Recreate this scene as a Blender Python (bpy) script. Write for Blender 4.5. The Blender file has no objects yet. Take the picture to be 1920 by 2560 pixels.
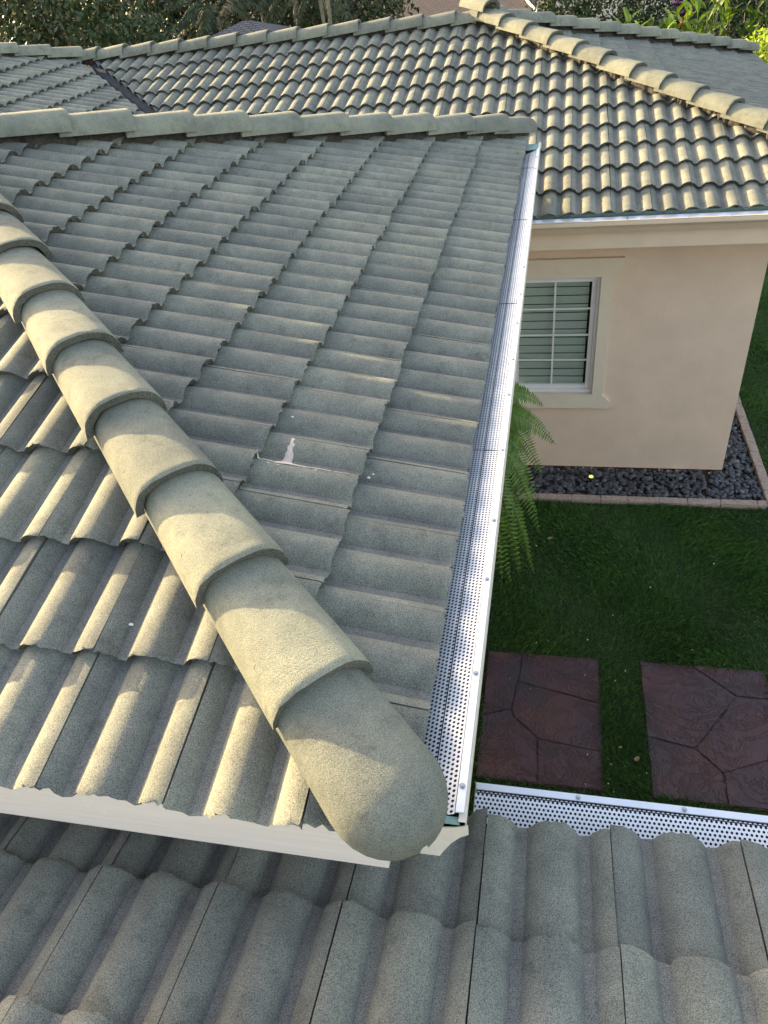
import bpy, bmesh, math, random
import numpy as np
from mathutils import Matrix, Vector

random.seed(7); rng = np.random.default_rng(7)
scene = bpy.context.scene
COL = scene.collection
G = 4.83                                   # camera height above the lawn (m)

# ------------------------------------------------------------------ camera
def cam_axes(yaw, pitch, roll):
    f = np.array([math.sin(yaw)*math.cos(pitch), math.cos(yaw)*math.cos(pitch), -math.sin(pitch)])
    r = np.array([math.cos(yaw), -math.sin(yaw), 0.0]); d = np.cross(f, r)
    return (math.cos(roll)*r+math.sin(roll)*d, -math.sin(roll)*r+math.cos(roll)*d, f)
cr, cd, cf = cam_axes(-0.2673, 0.6621, 0.1262)
FPX = 1857.0
cam_data = bpy.data.cameras.new('camera'); cam = bpy.data.objects.new('camera', cam_data); COL.objects.link(cam)
cam.matrix_world = Matrix(((cr[0], -cd[0], -cf[0], 0), (cr[1], -cd[1], -cf[1], 0), (cr[2], -cd[2], -cf[2], G), (0, 0, 0, 1)))
cam_data.sensor_fit = 'VERTICAL'; cam_data.sensor_height = 24; cam_data.lens = FPX/2560*24
cam_data.clip_start = 0.05; cam_data.clip_end = 2000
scene.camera = cam
def project(P):
    q = np.asarray(P, float)-np.array([0, 0, G]); z = q@cf
    return np.array([960+FPX*(q@cr)/z, 1280+FPX*(q@cd)/z, z])

# ------------------------------------------------------------------ light
SUN = Vector((-0.845, 0.475, 0.253)).normalized()        # towards the sun: low in the north-west
world = bpy.data.worlds.new('World'); scene.world = world; world.use_nodes = True
wn = world.node_tree.nodes; wl = world.node_tree.links
sky = wn.new('ShaderNodeTexSky'); sky.sky_type = 'NISHITA'; sky.sun_disc = False
sky.sun_elevation = math.asin(SUN.z); sky.sun_rotation = math.atan2(SUN.x, SUN.y)
sky.air_density = 1.0; sky.dust_density = 2.5; sky.ozone_density = 1.0
bg = wn['Background']; bg.inputs['Strength'].default_value = 0.15
wl.new(sky.outputs['Color'], bg.inputs['Color'])
sd = bpy.data.lights.new('sun', 'SUN'); sd.energy = 3.4; sd.angle = math.radians(0.6); sd.color = (1.0, 0.90, 0.58)
so = bpy.data.objects.new('sun', sd); COL.objects.link(so); so.rotation_euler = SUN.to_track_quat('Z', 'Y').to_euler()
vs = scene.view_settings; vs.view_transform = 'Standard'; vs.look = 'None'; vs.gamma = 1.0; vs.use_curve_mapping = False
vs.exposure = 2.33
vs.use_white_balance = True; vs.white_balance_temperature = 8500; vs.white_balance_tint = 15
scene.cycles.max_bounces = 8; scene.cycles.transparent_max_bounces = 12

# ------------------------------------------------------------------ materials
def lin(r, g, b):
    f = lambda c: c/12.92 if c <= 0.04045 else ((c+0.055)/1.055)**2.4
    return (f(r/255), f(g/255), f(b/255), 1)
class NT:
    def __init__(s, name):
        s.m = bpy.data.materials.new(name); s.m.use_nodes = True; s.t = s.m.node_tree; s.n = s.t.nodes
        s.b = s.n['Principled BSDF']; s.out = s.n['Material Output']
    def add(s, typ, **kw):
        nd = s.n.new(typ)
        for k, v in kw.items():
            if k.startswith('_'): setattr(nd, k[1:], v)
            else: nd.inputs[k.replace('__', ' ')].default_value = v
        return nd
    def link(s, a, b): s.t.links.new(a, b)
    def noise(s, vec, scale, detail=3, rough=0.55):
        nd = s.add('ShaderNodeTexNoise', Scale=scale, Detail=detail, Roughness=rough); s.link(vec, nd.inputs['Vector']); return nd.outputs['Fac']
    def ramp(s, fac, *stops):
        nd = s.add('ShaderNodeValToRGB'); e = nd.color_ramp.elements
        while len(e) < len(stops): e.new(0.5)
        for el, (p, c) in zip(e, stops): el.position = p; el.color = c if len(c) == 4 else (*c, 1)
        s.link(fac, nd.inputs['Fac']); return nd.outputs['Color']
    def mix(s, fac, a, b, mode='MIX'):
        nd = s.add('ShaderNodeMix', _data_type='RGBA', _blend_type=mode)
        for inp, v in ((nd.inputs[0], fac), (nd.inputs[6], a), (nd.inputs[7], b)):
            if hasattr(v, 'links'): s.link(v, inp)
            else: inp.default_value = v if not isinstance(v, tuple) or len(v) == 4 else (*v, 1)
        return nd.outputs[2]
    def math(s, op, a, b=None):
        nd = s.add('ShaderNodeMath', _operation=op)
        for inp, v in zip(nd.inputs, (a, b)):
            if v is None: continue
            if hasattr(v, 'links'): s.link(v, inp)
            else: inp.default_value = v
        return nd.outputs[0]
    def bump(s, h, strength, dist):
        nd = s.add('ShaderNodeBump', Strength=strength, Distance=dist); s.link(h, nd.inputs['Height']); s.link(nd.outputs[0], s.b.inputs['Normal'])
    def pos(s): return s.add('ShaderNodeNewGeometry').outputs['Position']
    def set(s, **kw):
        for k, v in kw.items(): s.b.inputs[k.replace('__', ' ')].default_value = v

def tile_material(name, base, dark, light, fine=260.0, streak=False):
    t = NT(name); p = t.pos()
    g1 = t.noise(p, fine, 2, 0.6); g2 = t.noise(p, fine*2.3, 1, 0.5); big = t.noise(p, 5.0, 4, 0.6); mid = t.noise(p, 22.0, 3, 0.6)
    grain = t.ramp(g1, (0.36, dark), (0.50, base), (0.66, light))
    fl = t.ramp(g2, (0.38, (0.62, 0.62, 0.64)), (0.54, (1, 1, 1)))
    c = t.mix(0.75, grain, fl, 'MULTIPLY')
    st = t.ramp(big, (0.34, (0.72, 0.73, 0.745)), (0.62, (1.08, 1.075, 1.04)))
    c = t.mix(0.8, c, st, 'MULTIPLY')
    sm = t.ramp(mid, (0.35, (0.86, 0.86, 0.88)), (0.6, (1.03, 1.03, 1.02)))
    c = t.mix(0.7, c, sm, 'MULTIPLY')
    sp = t.noise(p, 13.0, 5, 0.75); c = t.mix(1.0, c, t.ramp(sp, (0.55, (1, 1, 1)), (0.66, (0.78, 0.79, 0.78)), (0.78, (0.58, 0.59, 0.58))), 'MULTIPLY')   # dark lichen and water marks
    vt = t.add('ShaderNodeTexVoronoi', Scale=38.0); t.link(p, vt.inputs['Vector'])
    c = t.mix(t.ramp(vt.outputs['Distance'], (0.0, (1, 1, 1)), (0.045, (1, 1, 1)), (0.055, (0, 0, 0))), c, t.mix(t.ramp(vt.outputs['Color'], (0.80, (0, 0, 0)), (0.82, (1, 1, 1))), c, (0.42, 0.42, 0.39, 1)))   # pale specks
    rnd = t.add('ShaderNodeObjectInfo').outputs['Random']
    rv = t.ramp(rnd, (0.0, (0.82, 0.83, 0.85)), (0.5, (1.0, 1.0, 1.0)), (1.0, (1.10, 1.09, 1.05)))
    c = t.mix(1.0, c, rv, 'MULTIPLY')
    at = t.add('ShaderNodeAttribute', _attribute_name='tone')           # silt-stained pans lean to violet, rolls to green
    hue = t.mix(at.outputs['Fac'], (1.0, 1.015, 0.985, 1), (0.99, 0.965, 0.985, 1)); c = t.mix(1.0, c, hue, 'MULTIPLY')
    t.link(c, t.b.inputs['Base Color']); t.set(Roughness=0.92); t.b.inputs['Specular IOR Level'].default_value = 0.25
    h = t.math('ADD', t.math('MULTIPLY', g1, 1.0), t.math('MULTIPLY', g2, 0.6))
    if streak:
        mp = t.add('ShaderNodeMapping'); mp.inputs['Scale'].default_value = (7, 170, 7); t.link(t.add('ShaderNodeTexCoord').outputs['Object'], mp.inputs['Vector'])
        h = t.math('ADD', h, t.math('MULTIPLY', t.noise(mp.outputs[0], 1.0, 3, 0.6), 0.5))
    t.bump(h, 0.55, 0.0035)
    return t.m
M = {}
M['tile'] = tile_material('concrete_tile', (0.255, 0.262, 0.238), (0.125, 0.128, 0.120), (0.35, 0.355, 0.32), 400)
M['cap'] = tile_material('concrete_cap', (0.268, 0.276, 0.238), (0.165, 0.170, 0.148), (0.335, 0.340, 0.296), 420, True)

M['edgedark'] = tile_material('dark_concrete_edge', (0.150, 0.148, 0.132), (0.075, 0.074, 0.068), (0.225, 0.22, 0.195), 300)  # darker concrete tone for cap lips and tile nose faces
def simple(name, col, rough=0.6, metal=0.0, nscale=None, var=0.12, bump=None, spec=0.4):
    t = NT(name); t.set(Roughness=rough, Metallic=metal); t.b.inputs['Specular IOR Level'].default_value = spec
    if nscale:
        f = t.noise(t.pos(), nscale, 4, 0.6)
        lo = tuple(c*(1-var) for c in col[:3]); hi = tuple(min(1, c*(1+var)) for c in col[:3])
        t.link(t.ramp(f, (0.3, lo), (0.7, hi)), t.b.inputs['Base Color'])
        if bump: t.bump(t.noise(t.pos(), bump[0], 3, 0.6), bump[1], bump[2])
    else: t.b.inputs['Base Color'].default_value = (*col[:3], 1)
    return t.m
M['deck'] = simple('roof_underlay', (0.05, 0.048, 0.045), 0.9, nscale=9)
M['stucco'] = simple('beige_stucco', (0.745, 0.58, 0.468), 0.85, nscale=2.5, var=0.06, bump=(80, 0.5, 0.008), spec=0.2)
M['trim'] = simple('cream_trim', (0.72, 0.635, 0.52), 0.8, nscale=6, var=0.04, bump=(160, 0.25, 0.003), spec=0.2)
M['gutter'] = simple('beige_gutter_paint', (0.66, 0.53, 0.41), 0.42, nscale=4, var=0.05)
M['guttercream'] = simple('cream_gutter_paint', (0.74, 0.66, 0.56), 0.45, nscale=30, var=0.07)
M['tealdark'] = simple('dark_teal_metal', (0.07, 0.13, 0.12), 0.6, nscale=25, var=0.2)  # darker teal for the far drip edge
M['teal'] = simple('teal_drip_metal', (0.22, 0.40, 0.37), 0.5, nscale=25, var=0.15)
M['guttershade'] = simple('gutter_inner_shade', (0.022, 0.024, 0.026), 0.8, nscale=40, var=0.4)  # shade inside the gutter painted into its inner faces
M['alu'] = simple('bare_aluminium', (0.82, 0.85, 0.92), 0.42, 0.55, nscale=12, var=0.05)
M['navy'] = simple('shaded_steel_mesh', (0.16, 0.18, 0.24), 0.4, 0.5, nscale=40, var=0.4)  # far guard's shade and reflection put into this dark blue
M['steel'] = simple('screw_steel', (0.50, 0.51, 0.53), 0.35, 0.8)
M['valley'] = simple('grey_valley_metal', (0.05, 0.06, 0.075), 0.95, 0.0, nscale=14, var=0.25, spec=0.05)
M['mortar'] = simple('pale_mortar', (0.62, 0.57, 0.50), 0.95, nscale=60, var=0.2, bump=(120, 0.6, 0.006))
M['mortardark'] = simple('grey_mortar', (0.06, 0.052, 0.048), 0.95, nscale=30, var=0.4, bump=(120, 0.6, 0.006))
M['sealant'] = simple('pink_sealant', (0.60, 0.50, 0.45), 0.8, nscale=70, var=0.15, bump=(90, 0.5, 0.004))
M['vinyl'] = simple('white_vinyl', (0.74, 0.74, 0.75), 0.4, nscale=8, var=0.03)
M['shutter'] = simple('pale_shutter', (0.46, 0.52, 0.505), 0.5, nscale=10, var=0.04)
M['dark'] = simple('dark_interior', (0.02, 0.02, 0.02), 0.9)
M['wood'] = simple('dark_batten', (0.05, 0.042, 0.038), 0.9, nscale=30, var=0.3)
M['litter'] = simple('pale_petal', (0.75, 0.72, 0.66), 0.8)
M['deadleaf'] = simple('dry_leaf', (0.33, 0.21, 0.12), 0.8, nscale=60, var=0.25)
M['cable'] = simple('black_cable', (0.015, 0.015, 0.017), 0.6)
M['bark'] = simple('grey_bark', (0.16, 0.125, 0.095), 0.9, nscale=14, var=0.35, bump=(40, 0.8, 0.02))
M['palmbark'] = simple('palm_bark', (0.24, 0.21, 0.16), 0.9, nscale=10, var=0.3, bump=(30, 0.8, 0.02))
M['soil'] = simple('dark_soil', (0.035, 0.028, 0.022), 0.95, nscale=20, var=0.4)
def fascia_mat():
    t = NT('painted_fascia'); p = t.pos(); mp = t.add('ShaderNodeMapping'); mp.inputs['Scale'].default_value = (3, 60, 90); t.link(p, mp.inputs['Vector'])
    g = t.noise(mp.outputs[0], 1.0, 4, 0.6); sp = t.noise(p, 18, 4, 0.65)
    c = t.ramp(g, (0.3, (0.79, 0.67, 0.595)), (0.7, (0.86, 0.745, 0.67)))
    c = t.mix(t.ramp(sp, (0.62, (0, 0, 0)), (0.74, (0.5, 0.5, 0.5))), c, (0.88, 0.83, 0.76, 1))
    t.link(c, t.b.inputs['Base Color']); t.set(Roughness=0.6); t.bump(g, 0.25, 0.003); return t.m
M['fascia'] = fascia_mat()
def guard_mat(name, axis):
    # punched aluminium: round holes on a staggered grid, cut through the sheet
    t = NT(name); sx = t.add('ShaderNodeSeparateXYZ'); t.link(t.pos(), sx.inputs[0])
    a = sx.outputs['Y' if axis == 'Y' else 'X']; b = sx.outputs['X' if axis == 'Y' else 'Y']
    P = 0.0118; Q = P*0.87
    row = t.math('FLOOR', t.math('DIVIDE', b, Q)); odd = t.math('MODULO', t.math('ABSOLUTE', row), 2.0)
    u = t.math('SUBTRACT', t.math('FRACT', t.math('ADD', t.math('DIVIDE', a, P), t.math('MULTIPLY', odd, 0.5))), 0.5)
    v = t.math('MULTIPLY', t.math('SUBTRACT', t.math('FRACT', t.math('DIVIDE', b, Q)), 0.5), 0.9)
    d = t.math('SQRT', t.math('ADD', t.math('MULTIPLY', u, u), t.math('MULTIPLY', v, v)))
    hole = t.math('LESS_THAN', d, 0.28)
    f = t.noise(t.pos(), 9, 4, 0.6)
    t.link(t.ramp(f, (0.3, (0.84, 0.87, 0.95)), (0.7, (0.91, 0.93, 0.97))), t.b.inputs['Base Color'])
    t.set(Roughness=0.45, Metallic=0.2)
    tr = t.add('ShaderNodeBsdfTransparent'); mx = t.add('ShaderNodeMixShader')
    t.link(hole, mx.inputs[0]); t.link(t.b.outputs[0], mx.inputs[1]); t.link(tr.outputs[0], mx.inputs[2]); t.link(mx.outputs[0], t.out.inputs['Surface'])
    return t.m
M['guardY'] = guard_mat('punched_aluminium_a', 'Y'); M['guardX'] = guard_mat('punched_aluminium_b', 'X')
def glass_mat():
    t = NT('window_glass'); g = t.add('ShaderNodeBsdfGlossy', Roughness=0.02); tr = t.add('ShaderNodeBsdfTransparent'); tr.inputs[0].default_value = (0.95, 0.98, 0.96, 1)
    lw = t.add('ShaderNodeLayerWeight', Blend=0.5); mx = t.add('ShaderNodeMixShader')
    t.link(t.math('ADD', t.math('MULTIPLY', t.math('POWER', lw.outputs['Facing'], 3.0), 0.5), 0.045), mx.inputs[0]); t.link(tr.outputs[0], mx.inputs[1]); t.link(g.outputs[0], mx.inputs[2]); t.link(mx.outputs[0], t.out.inputs['Surface'])
    return t.m
M['glass'] = glass_mat()
def leaf_mat(name, lo, hi, scale=3.0, trans=0.35, rough=0.5):
    t = NT(name); p = t.pos(); f = t.noise(p, scale, 4, 0.65); at = t.add('ShaderNodeAttribute', _attribute_name='tone')
    fac = t.math('ADD', t.math('MULTIPLY', f, 0.6), t.math('MULTIPLY', at.outputs['Fac'], 0.45))
    c = t.ramp(fac, (0.28, lo), (0.75, hi)); t.link(c, t.b.inputs['Base Color']); t.set(Roughness=rough)
    tl = t.add('ShaderNodeBsdfTranslucent'); t.link(t.mix(1.0, c, (1.0, 1.1, 0.55, 1), 'MULTIPLY'), tl.inputs[0])
    mx = t.add('ShaderNodeMixShader', Fac=trans); t.link(t.b.outputs[0], mx.inputs[1]); t.link(tl.outputs[0], mx.inputs[2]); t.link(mx.outputs[0], t.out.inputs['Surface'])
    return t.m
M['leafdark'] = leaf_mat('dark_leaf', (0.006, 0.013, 0.006), (0.024, 0.046, 0.014), 3, 0.10)
M['leafmid'] = leaf_mat('mid_leaf', (0.009, 0.020, 0.007), (0.036, 0.074, 0.019), 3, 0.13)
M['leafolive'] = leaf_mat('olive_leaf', (0.010, 0.016, 0.007), (0.036, 0.050, 0.018), 3, 0.12)
M['leafbright'] = leaf_mat('lime_leaf', (0.14, 0.22, 0.03), (0.36, 0.46, 0.06))
M['leafginger'] = leaf_mat('ginger_leaf', (0.03, 0.075, 0.018), (0.16, 0.26, 0.05), 1.5)
M['leafhedge'] = leaf_mat('hedge_leaf', (0.012, 0.030, 0.010), (0.045, 0.095, 0.024), 4, 0.15)
M['fern'] = leaf_mat('fern_leaf', (0.05, 0.12, 0.018), (0.13, 0.26, 0.035), 6, 0.3)
M['palmleaf'] = leaf_mat('palm_leaf', (0.014, 0.028, 0.010), (0.058, 0.09, 0.028), 2, 0.15)
M['grass'] = leaf_mat('lawn_blade', (0.034, 0.105, 0.024), (0.09, 0.235, 0.055), 2.2, 0.2, 0.6)
gt = M['grass'].node_tree.nodes; gr_ = [n_ for n_ in gt if n_.type == 'VALTORGB'][0]; ge_ = gr_.color_ramp.elements.new(0.93); ge_.color = (0.22, 0.23, 0.06, 1)
M['flower'] = simple('red_bract', (0.55, 0.02, 0.03), 0.5); M['purple'] = simple('purple_bract', (0.42, 0.06, 0.42), 0.6)
def lawn_mat():
    t = NT('lawn_base'); p = t.pos(); f = t.noise(p, 60, 4, 0.7); g = t.noise(p, 1.7, 3, 0.6)
    c = t.ramp(f, (0.3, (0.010, 0.022, 0.007)), (0.7, (0.03, 0.065, 0.018))); c = t.mix(1.0, c, t.ramp(g, (0.3, (0.8, 0.85, 0.8)), (0.7, (1.1, 1.05, 1.0))), 'MULTIPLY')
    t.link(c, t.b.inputs['Base Color']); t.set(Roughness=0.9); t.bump(f, 0.8, 0.02); return t.m
M['lawn'] = lawn_mat()
def stone_mat():
    t = NT('black_pebble'); p = t.pos(); at = t.add('ShaderNodeAttribute', _attribute_name='tone'); f = t.noise(p, 90, 3, 0.6)
    c = t.ramp(at.outputs['Fac'], (0.0, (0.035, 0.038, 0.048)), (0.6, (0.095, 0.102, 0.122)), (1.0, (0.24, 0.25, 0.28)))
    c = t.mix(0.5, c, t.ramp(f, (0.3, (0.7, 0.7, 0.7)), (0.7, (1.2, 1.2, 1.2))), 'MULTIPLY'); t.link(c, t.b.inputs['Base Color']); t.set(Roughness=0.55); return t.m
M['pebble'] = stone_mat()
M['kerb'] = simple('pink_concrete_edging', (0.40, 0.30, 0.255), 0.9, nscale=45, var=0.3, bump=(90, 0.6, 0.006))
def stamp_mat():
    t = NT('stamped_concrete'); p = t.pos()
    a = t.noise(p, 2.2, 4, 0.6); b = t.noise(p, 9, 5, 0.65); w = t.add('ShaderNodeTexNoise', Scale=3.2, Detail=5, Roughness=0.7, Distortion=2.4); t.link(p, w.inputs['Vector'])
    c = t.ramp(a, (0.30, (0.044, 0.030, 0.044)), (0.52, (0.074, 0.032, 0.040)), (0.72, (0.110, 0.042, 0.038)))
    c = t.mix(0.6, c, t.ramp(b, (0.3, (0.7, 0.7, 0.74)), (0.7, (1.2, 1.15, 1.1))), 'MULTIPLY')
    rid = t.math('ABSOLUTE', t.math('SUBTRACT', w.outputs['Fac'], 0.5)); rid = t.ramp(rid, (0.0, (1, 1, 1)), (0.05, (0, 0, 0)))
    t.link(c, t.b.inputs['Base Color']); t.set(Roughness=0.55)
    t.bump(t.math('ADD', t.math('MULTIPLY', rid, 0.5), t.math('MULTIPLY', b, 0.9)), 0.9, 0.016); return t.m
M['stamp'] = stamp_mat()
def shingle_mat(name, c0, c1, sx):
    t = NT(name); p = t.pos(); mp = t.add('ShaderNodeMapping'); mp.inputs['Scale'].default_value = sx; t.link(p, mp.inputs[0])
    br = t.add('ShaderNodeTexBrick', Scale=1.0); br.inputs['Color1'].default_value = (*c0, 1); br.inputs['Color2'].default_value = (*c1, 1); br.inputs['Mortar'].default_value = (*[c*0.35 for c in c0], 1)
    br.inputs['Mortar Size'].default_value = 0.05; t.link(mp.outputs[0], br.inputs['Vector']); t.link(br.outputs['Color'], t.b.inputs['Base Color']); t.set(Roughness=0.9)
    t.bump(br.outputs['Fac'], -0.6, 0.02); return t.m

# ------------------------------------------------------------------ builders
EMPTY = {}
def link(o, parent=None):
    COL.objects.link(o)
    if parent is not None:
        o.parent = parent
        if parent.name in EMPTY: o.matrix_parent_inverse = Matrix.Translation(-EMPTY[parent.name])
    return o
def tag(o, label, cat, group=None, kind=None):
    o['label'] = label
    if cat: o['category'] = cat
    if group: o['group'] = group
    if kind: o['kind'] = kind
    return o
def thing(name, loc, label, cat, group=None):
    o = bpy.data.objects.new(name, None); o.empty_display_size = 0.2; COL.objects.link(o); o.location = loc; EMPTY[o.name] = Vector(loc)
    return tag(o, label, cat, group)
def mesh_of(name, V, F, mat, smooth=False, tone=None, sharp=None):
    me = bpy.data.meshes.new(name); me.from_pydata([tuple(v) for v in V], [], F)
    if tone is not None:
        a = me.attributes.new('tone', 'FLOAT', 'POINT'); a.data.foreach_set('value', np.asarray(tone, np.float32))
    me.materials.append(mat)
    if smooth:
        me.shade_smooth()
        if sharp: me.set_sharp_from_angle(angle=sharp)
    me.update(); return me
def obj(name, me, parent=None): return link(bpy.data.objects.new(name, me), parent)
def big_mesh(name, V, F, mat, tone=None):       # V (n,3), F (m,k) arrays
    V = np.asarray(V, np.float32); F = np.asarray(F, np.int32); k = F.shape[1]
    me = bpy.data.meshes.new(name); me.vertices.add(len(V)); me.vertices.foreach_set('co', V.ravel())
    me.loops.add(F.size); me.loops.foreach_set('vertex_index', F.ravel()); me.polygons.add(len(F))
    me.polygons.foreach_set('loop_start', np.arange(len(F), dtype=np.int32)*k)
    me.update(calc_edges=True)
    if tone is not None:
        a = me.attributes.new('tone', 'FLOAT', 'POINT'); a.data.foreach_set('value', np.asarray(tone, np.float32))
    me.materials.append(mat); return me
class MB:
    def __init__(s): s.V = []; s.F = []
    def box(s, a, b):
        x0, y0, z0 = [min(p, q) for p, q in zip(a, b)]; x1, y1, z1 = [max(p, q) for p, q in zip(a, b)]; n = len(s.V)
        s.V += [(x0,y0,z0),(x1,y0,z0),(x1,y1,z0),(x0,y1,z0),(x0,y0,z1),(x1,y0,z1),(x1,y1,z1),(x0,y1,z1)]
        s.F += [tuple(n+i for i in f) for f in ((0,3,2,1),(4,5,6,7),(0,1,5,4),(1,2,6,5),(2,3,7,6),(3,0,4,7))]; return s
    def prism(s, poly, off):           # polygon (3-D points) extruded by off, closed
        n = len(s.V); k = len(poly); off = np.asarray(off, float)
        s.V += [tuple(p) for p in poly]+[tuple(np.asarray(p)+off) for p in poly]
        s.F += [tuple(range(n, n+k)), tuple(range(n+2*k-1, n+k-1, -1))]+[(n+i, n+k+i, n+k+(i+1) % k, n+(i+1) % k) for i in range(k)]; return s
    def tube(s, pts, rad, seg=7):
        n0 = len(s.V); pts = [np.asarray(p, float) for p in pts]
        for i, p in enumerate(pts):
            d = pts[min(i+1, len(pts)-1)]-pts[max(i-1, 0)]; d = d/(np.linalg.norm(d)+1e-9)
            a = np.cross(d, (0.3, 0.2, 1.0)); a = np.cross(d, (1, 0, 0)) if np.linalg.norm(a) < 0.1 else a; a = a/np.linalg.norm(a); b = np.cross(d, a)
            r = rad[i] if hasattr(rad, '__len__') else rad
            s.V += [tuple(p+r*(math.cos(t)*a+math.sin(t)*b)) for t in np.linspace(0, 2*math.pi, seg, endpoint=False)]
        for i in range(len(pts)-1):
            for j in range(seg): q = n0+i*seg; s.F.append((q+j, q+(j+1) % seg, q+seg+(j+1) % seg, q+seg+j))
        s.F.append(tuple(n0+j for j in reversed(range(seg)))); e = n0+(len(pts)-1)*seg; s.F.append(tuple(e+j for j in range(seg))); return s
    def build(s, name, mat, parent=None, smooth=False, bevel=None, sharp=None):
        me = mesh_of(name, s.V, s.F, mat, smooth, sharp=sharp)
        bm = bmesh.new(); bm.from_mesh(me); bmesh.ops.recalc_face_normals(bm, faces=bm.faces)
        if bevel: bmesh.ops.bevel(bm, geom=bm.edges, offset=bevel, segments=2, affect='EDGES', profile=0.6)
        bm.to_mesh(me); bm.free()
        return obj(name, me, parent)

# ------------------------------------------------------------------ roof geometry (world metres, z up from the lawn)
TH = 0.2612; C, S, P = math.cos(TH), math.sin(TH), math.tan(TH)
THR = math.atan(0.288); CR, SR, PR = math.cos(THR), math.sin(THR), 0.288   # the far wing is a little steeper
W, EXP, TT, RH = 0.305, 0.3298, 0.031, 0.036
def hroll(u):
    c = (u+0.0145+W/4) % (W/2)-W/4
    R_ = (0.064**2+RH**2)/(2*RH)
    return max(0.0, math.sqrt(R_*R_-min(abs(c), 0.064)**2)-(R_-RH))
def tile_mesh(seed, seg=11):
    r = np.random.default_rng(seed)
    us = [0.0016]
    for cen in (-0.0145, 0.138, 0.2905):
        for i in range(seg+1):
            u = cen-0.064+0.128*i/seg
            if 0.004 < u < W-0.004: us.append(u)
    us.append(W-0.0016); us = sorted(us); n = len(us)
    rows = [(0.0, -0.0022), (0.004, 0.0), (0.016, 0.0), (0.17, None), (0.395, None)]
    V = []; tone = []
    for ri, (v, dz) in enumerate(rows):
        for u in us:
            hz = hroll(u)-RH; z = hz-TT*v/EXP+(dz or 0)
            jv = r.normal(0, 0.0022) if ri < 2 else 0.0
            V.append((u, v+jv+(0.0 if ri else r.normal(0, 0.0012)), z+(r.normal(0, 0.0010) if ri < 2 else 0))); tone.append(max(0, 1-(hz+RH)/0.014))
    for u in us:                                                         # lower lip of the nose
        V.append((u, 0.015+r.normal(0, 0.003), hroll(u)-RH-TT+0.002+r.normal(0, 0.0022))); tone.append(0.2)
    F = []
    for i in range(len(rows)-1):
        for j in range(n-1): a = i*n+j; F.append((a, a+1, a+n+1, a+n))
    lo = len(rows)*n
    for j in range(n-1): F.append((j+1, j, lo+j, lo+j+1))
    for j, flip in ((0, 0), (n-1, 1)):                                   # closed edges along both seams
        s0 = len(V); top = [i*n+j for i in range(len(rows))]
        for i in top: x, y, z = V[i]; V.append((x, y, z-0.024)); tone.append(0.3)
        for i in range(len(rows)-1):
            q = (top[i], top[i+1], s0+i+1, s0+i); F.append(q if flip else q[::-1])
    me = mesh_of('roof_tile', V, F, M['tile'], True, tone, math.radians(38)); me.materials.append(M['edgedark'])
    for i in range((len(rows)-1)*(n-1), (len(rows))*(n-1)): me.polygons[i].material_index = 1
    return me
TILES = [tile_mesh(s) for s in range(6)]
def frame_matrix(O, U, V, N):
    return Matrix(((U[0], V[0], N[0], O[0]), (U[1], V[1], N[1], O[1]), (U[2], V[2], N[2], O[2]), (0, 0, 0, 1)))
def cut(me, mat, planes):                       # planes: world point + normal, keep the side the normal points to
    bm = bmesh.new(); bm.from_mesh(me); inv = mat.inverted()
    for co, no in planes:
        bmesh.ops.bisect_plane(bm, geom=bm.verts[:]+bm.edges[:]+bm.faces[:], plane_co=inv@Vector(co), plane_no=(inv.to_3x3()@Vector(no)), clear_inner=True)
    ok = len(bm.faces) > 0
    if ok: m2 = me.copy(); bm.to_mesh(m2); bm.free(); return m2
    bm.free(); return None

ZE, XE, YS, YN = G-1.393, -0.232, 0.715, 6.64         # raised wing: eave height, east eave, south and north eave
ZF, YF = G-1.8213, 1.0427                            # near lower roof
ZR, YR, XR = G-1.8819, 6.1535, 2.65                  # far wing
ZRID, YRID = ZR+(9.70-YR)*PR, 9.70
XJ = -5.72                                           # where ridge, hip and valley meet
EF = dict(O=(XE, 1.628, ZE), U=(0, 1, 0), V=(-C, 0, S), N=(S, 0, C))
SF = dict(O=(-1.0603, YS, ZE), U=(1, 0, 0), V=(0, C, S), N=(0, -S, C))
FF = dict(O=(-0.1073, YF, ZF), U=(-1, 0, 0), V=(0, -C, S), N=(0, S, C))
RS = dict(O=(0.1235, YR, ZR), U=(1, 0, 0), V=(0, CR, SR), N=(0, -SR, CR))
RE = dict(O=(XR, 6.40, ZR), U=(0, 1, 0), V=(-CR, 0, SR), N=(SR, 0, CR))
ME_ = dict(O=(XJ+(ZRID-ZR)/PR, 6.1, ZR), U=(0, 1, 0), V=(-CR, 0, SR), N=(SR, 0, CR))
h2 = math.sqrt(0.5); g = 0.012
SEh = (XE, YS, ZE); NEh = (XE, YN, ZE); PK = (XR-(YRID-YR), YRID, ZRID); JN = (XJ, YRID, ZRID); NEc = (XR, 13.0, ZR)
def off(p, n, d): return (p[0]+n[0]*d, p[1]+n[1]*d, p[2])
n_e_se = (h2, h2, 0); n_s_se = (-h2, -h2, 0); n_e_ne = (h2, -h2, 0)
ne_dir = Vector((NEc[0]-PK[0], NEc[1]-PK[1], 0)).normalized(); n_re_ne = (ne_dir.y, -ne_dir.x, 0)
house = thing('house', (-3.0, 6.0, 0.0), 'beige stucco house with several grey-green tiled hip roofs, gutters and a white window', 'house')

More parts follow.
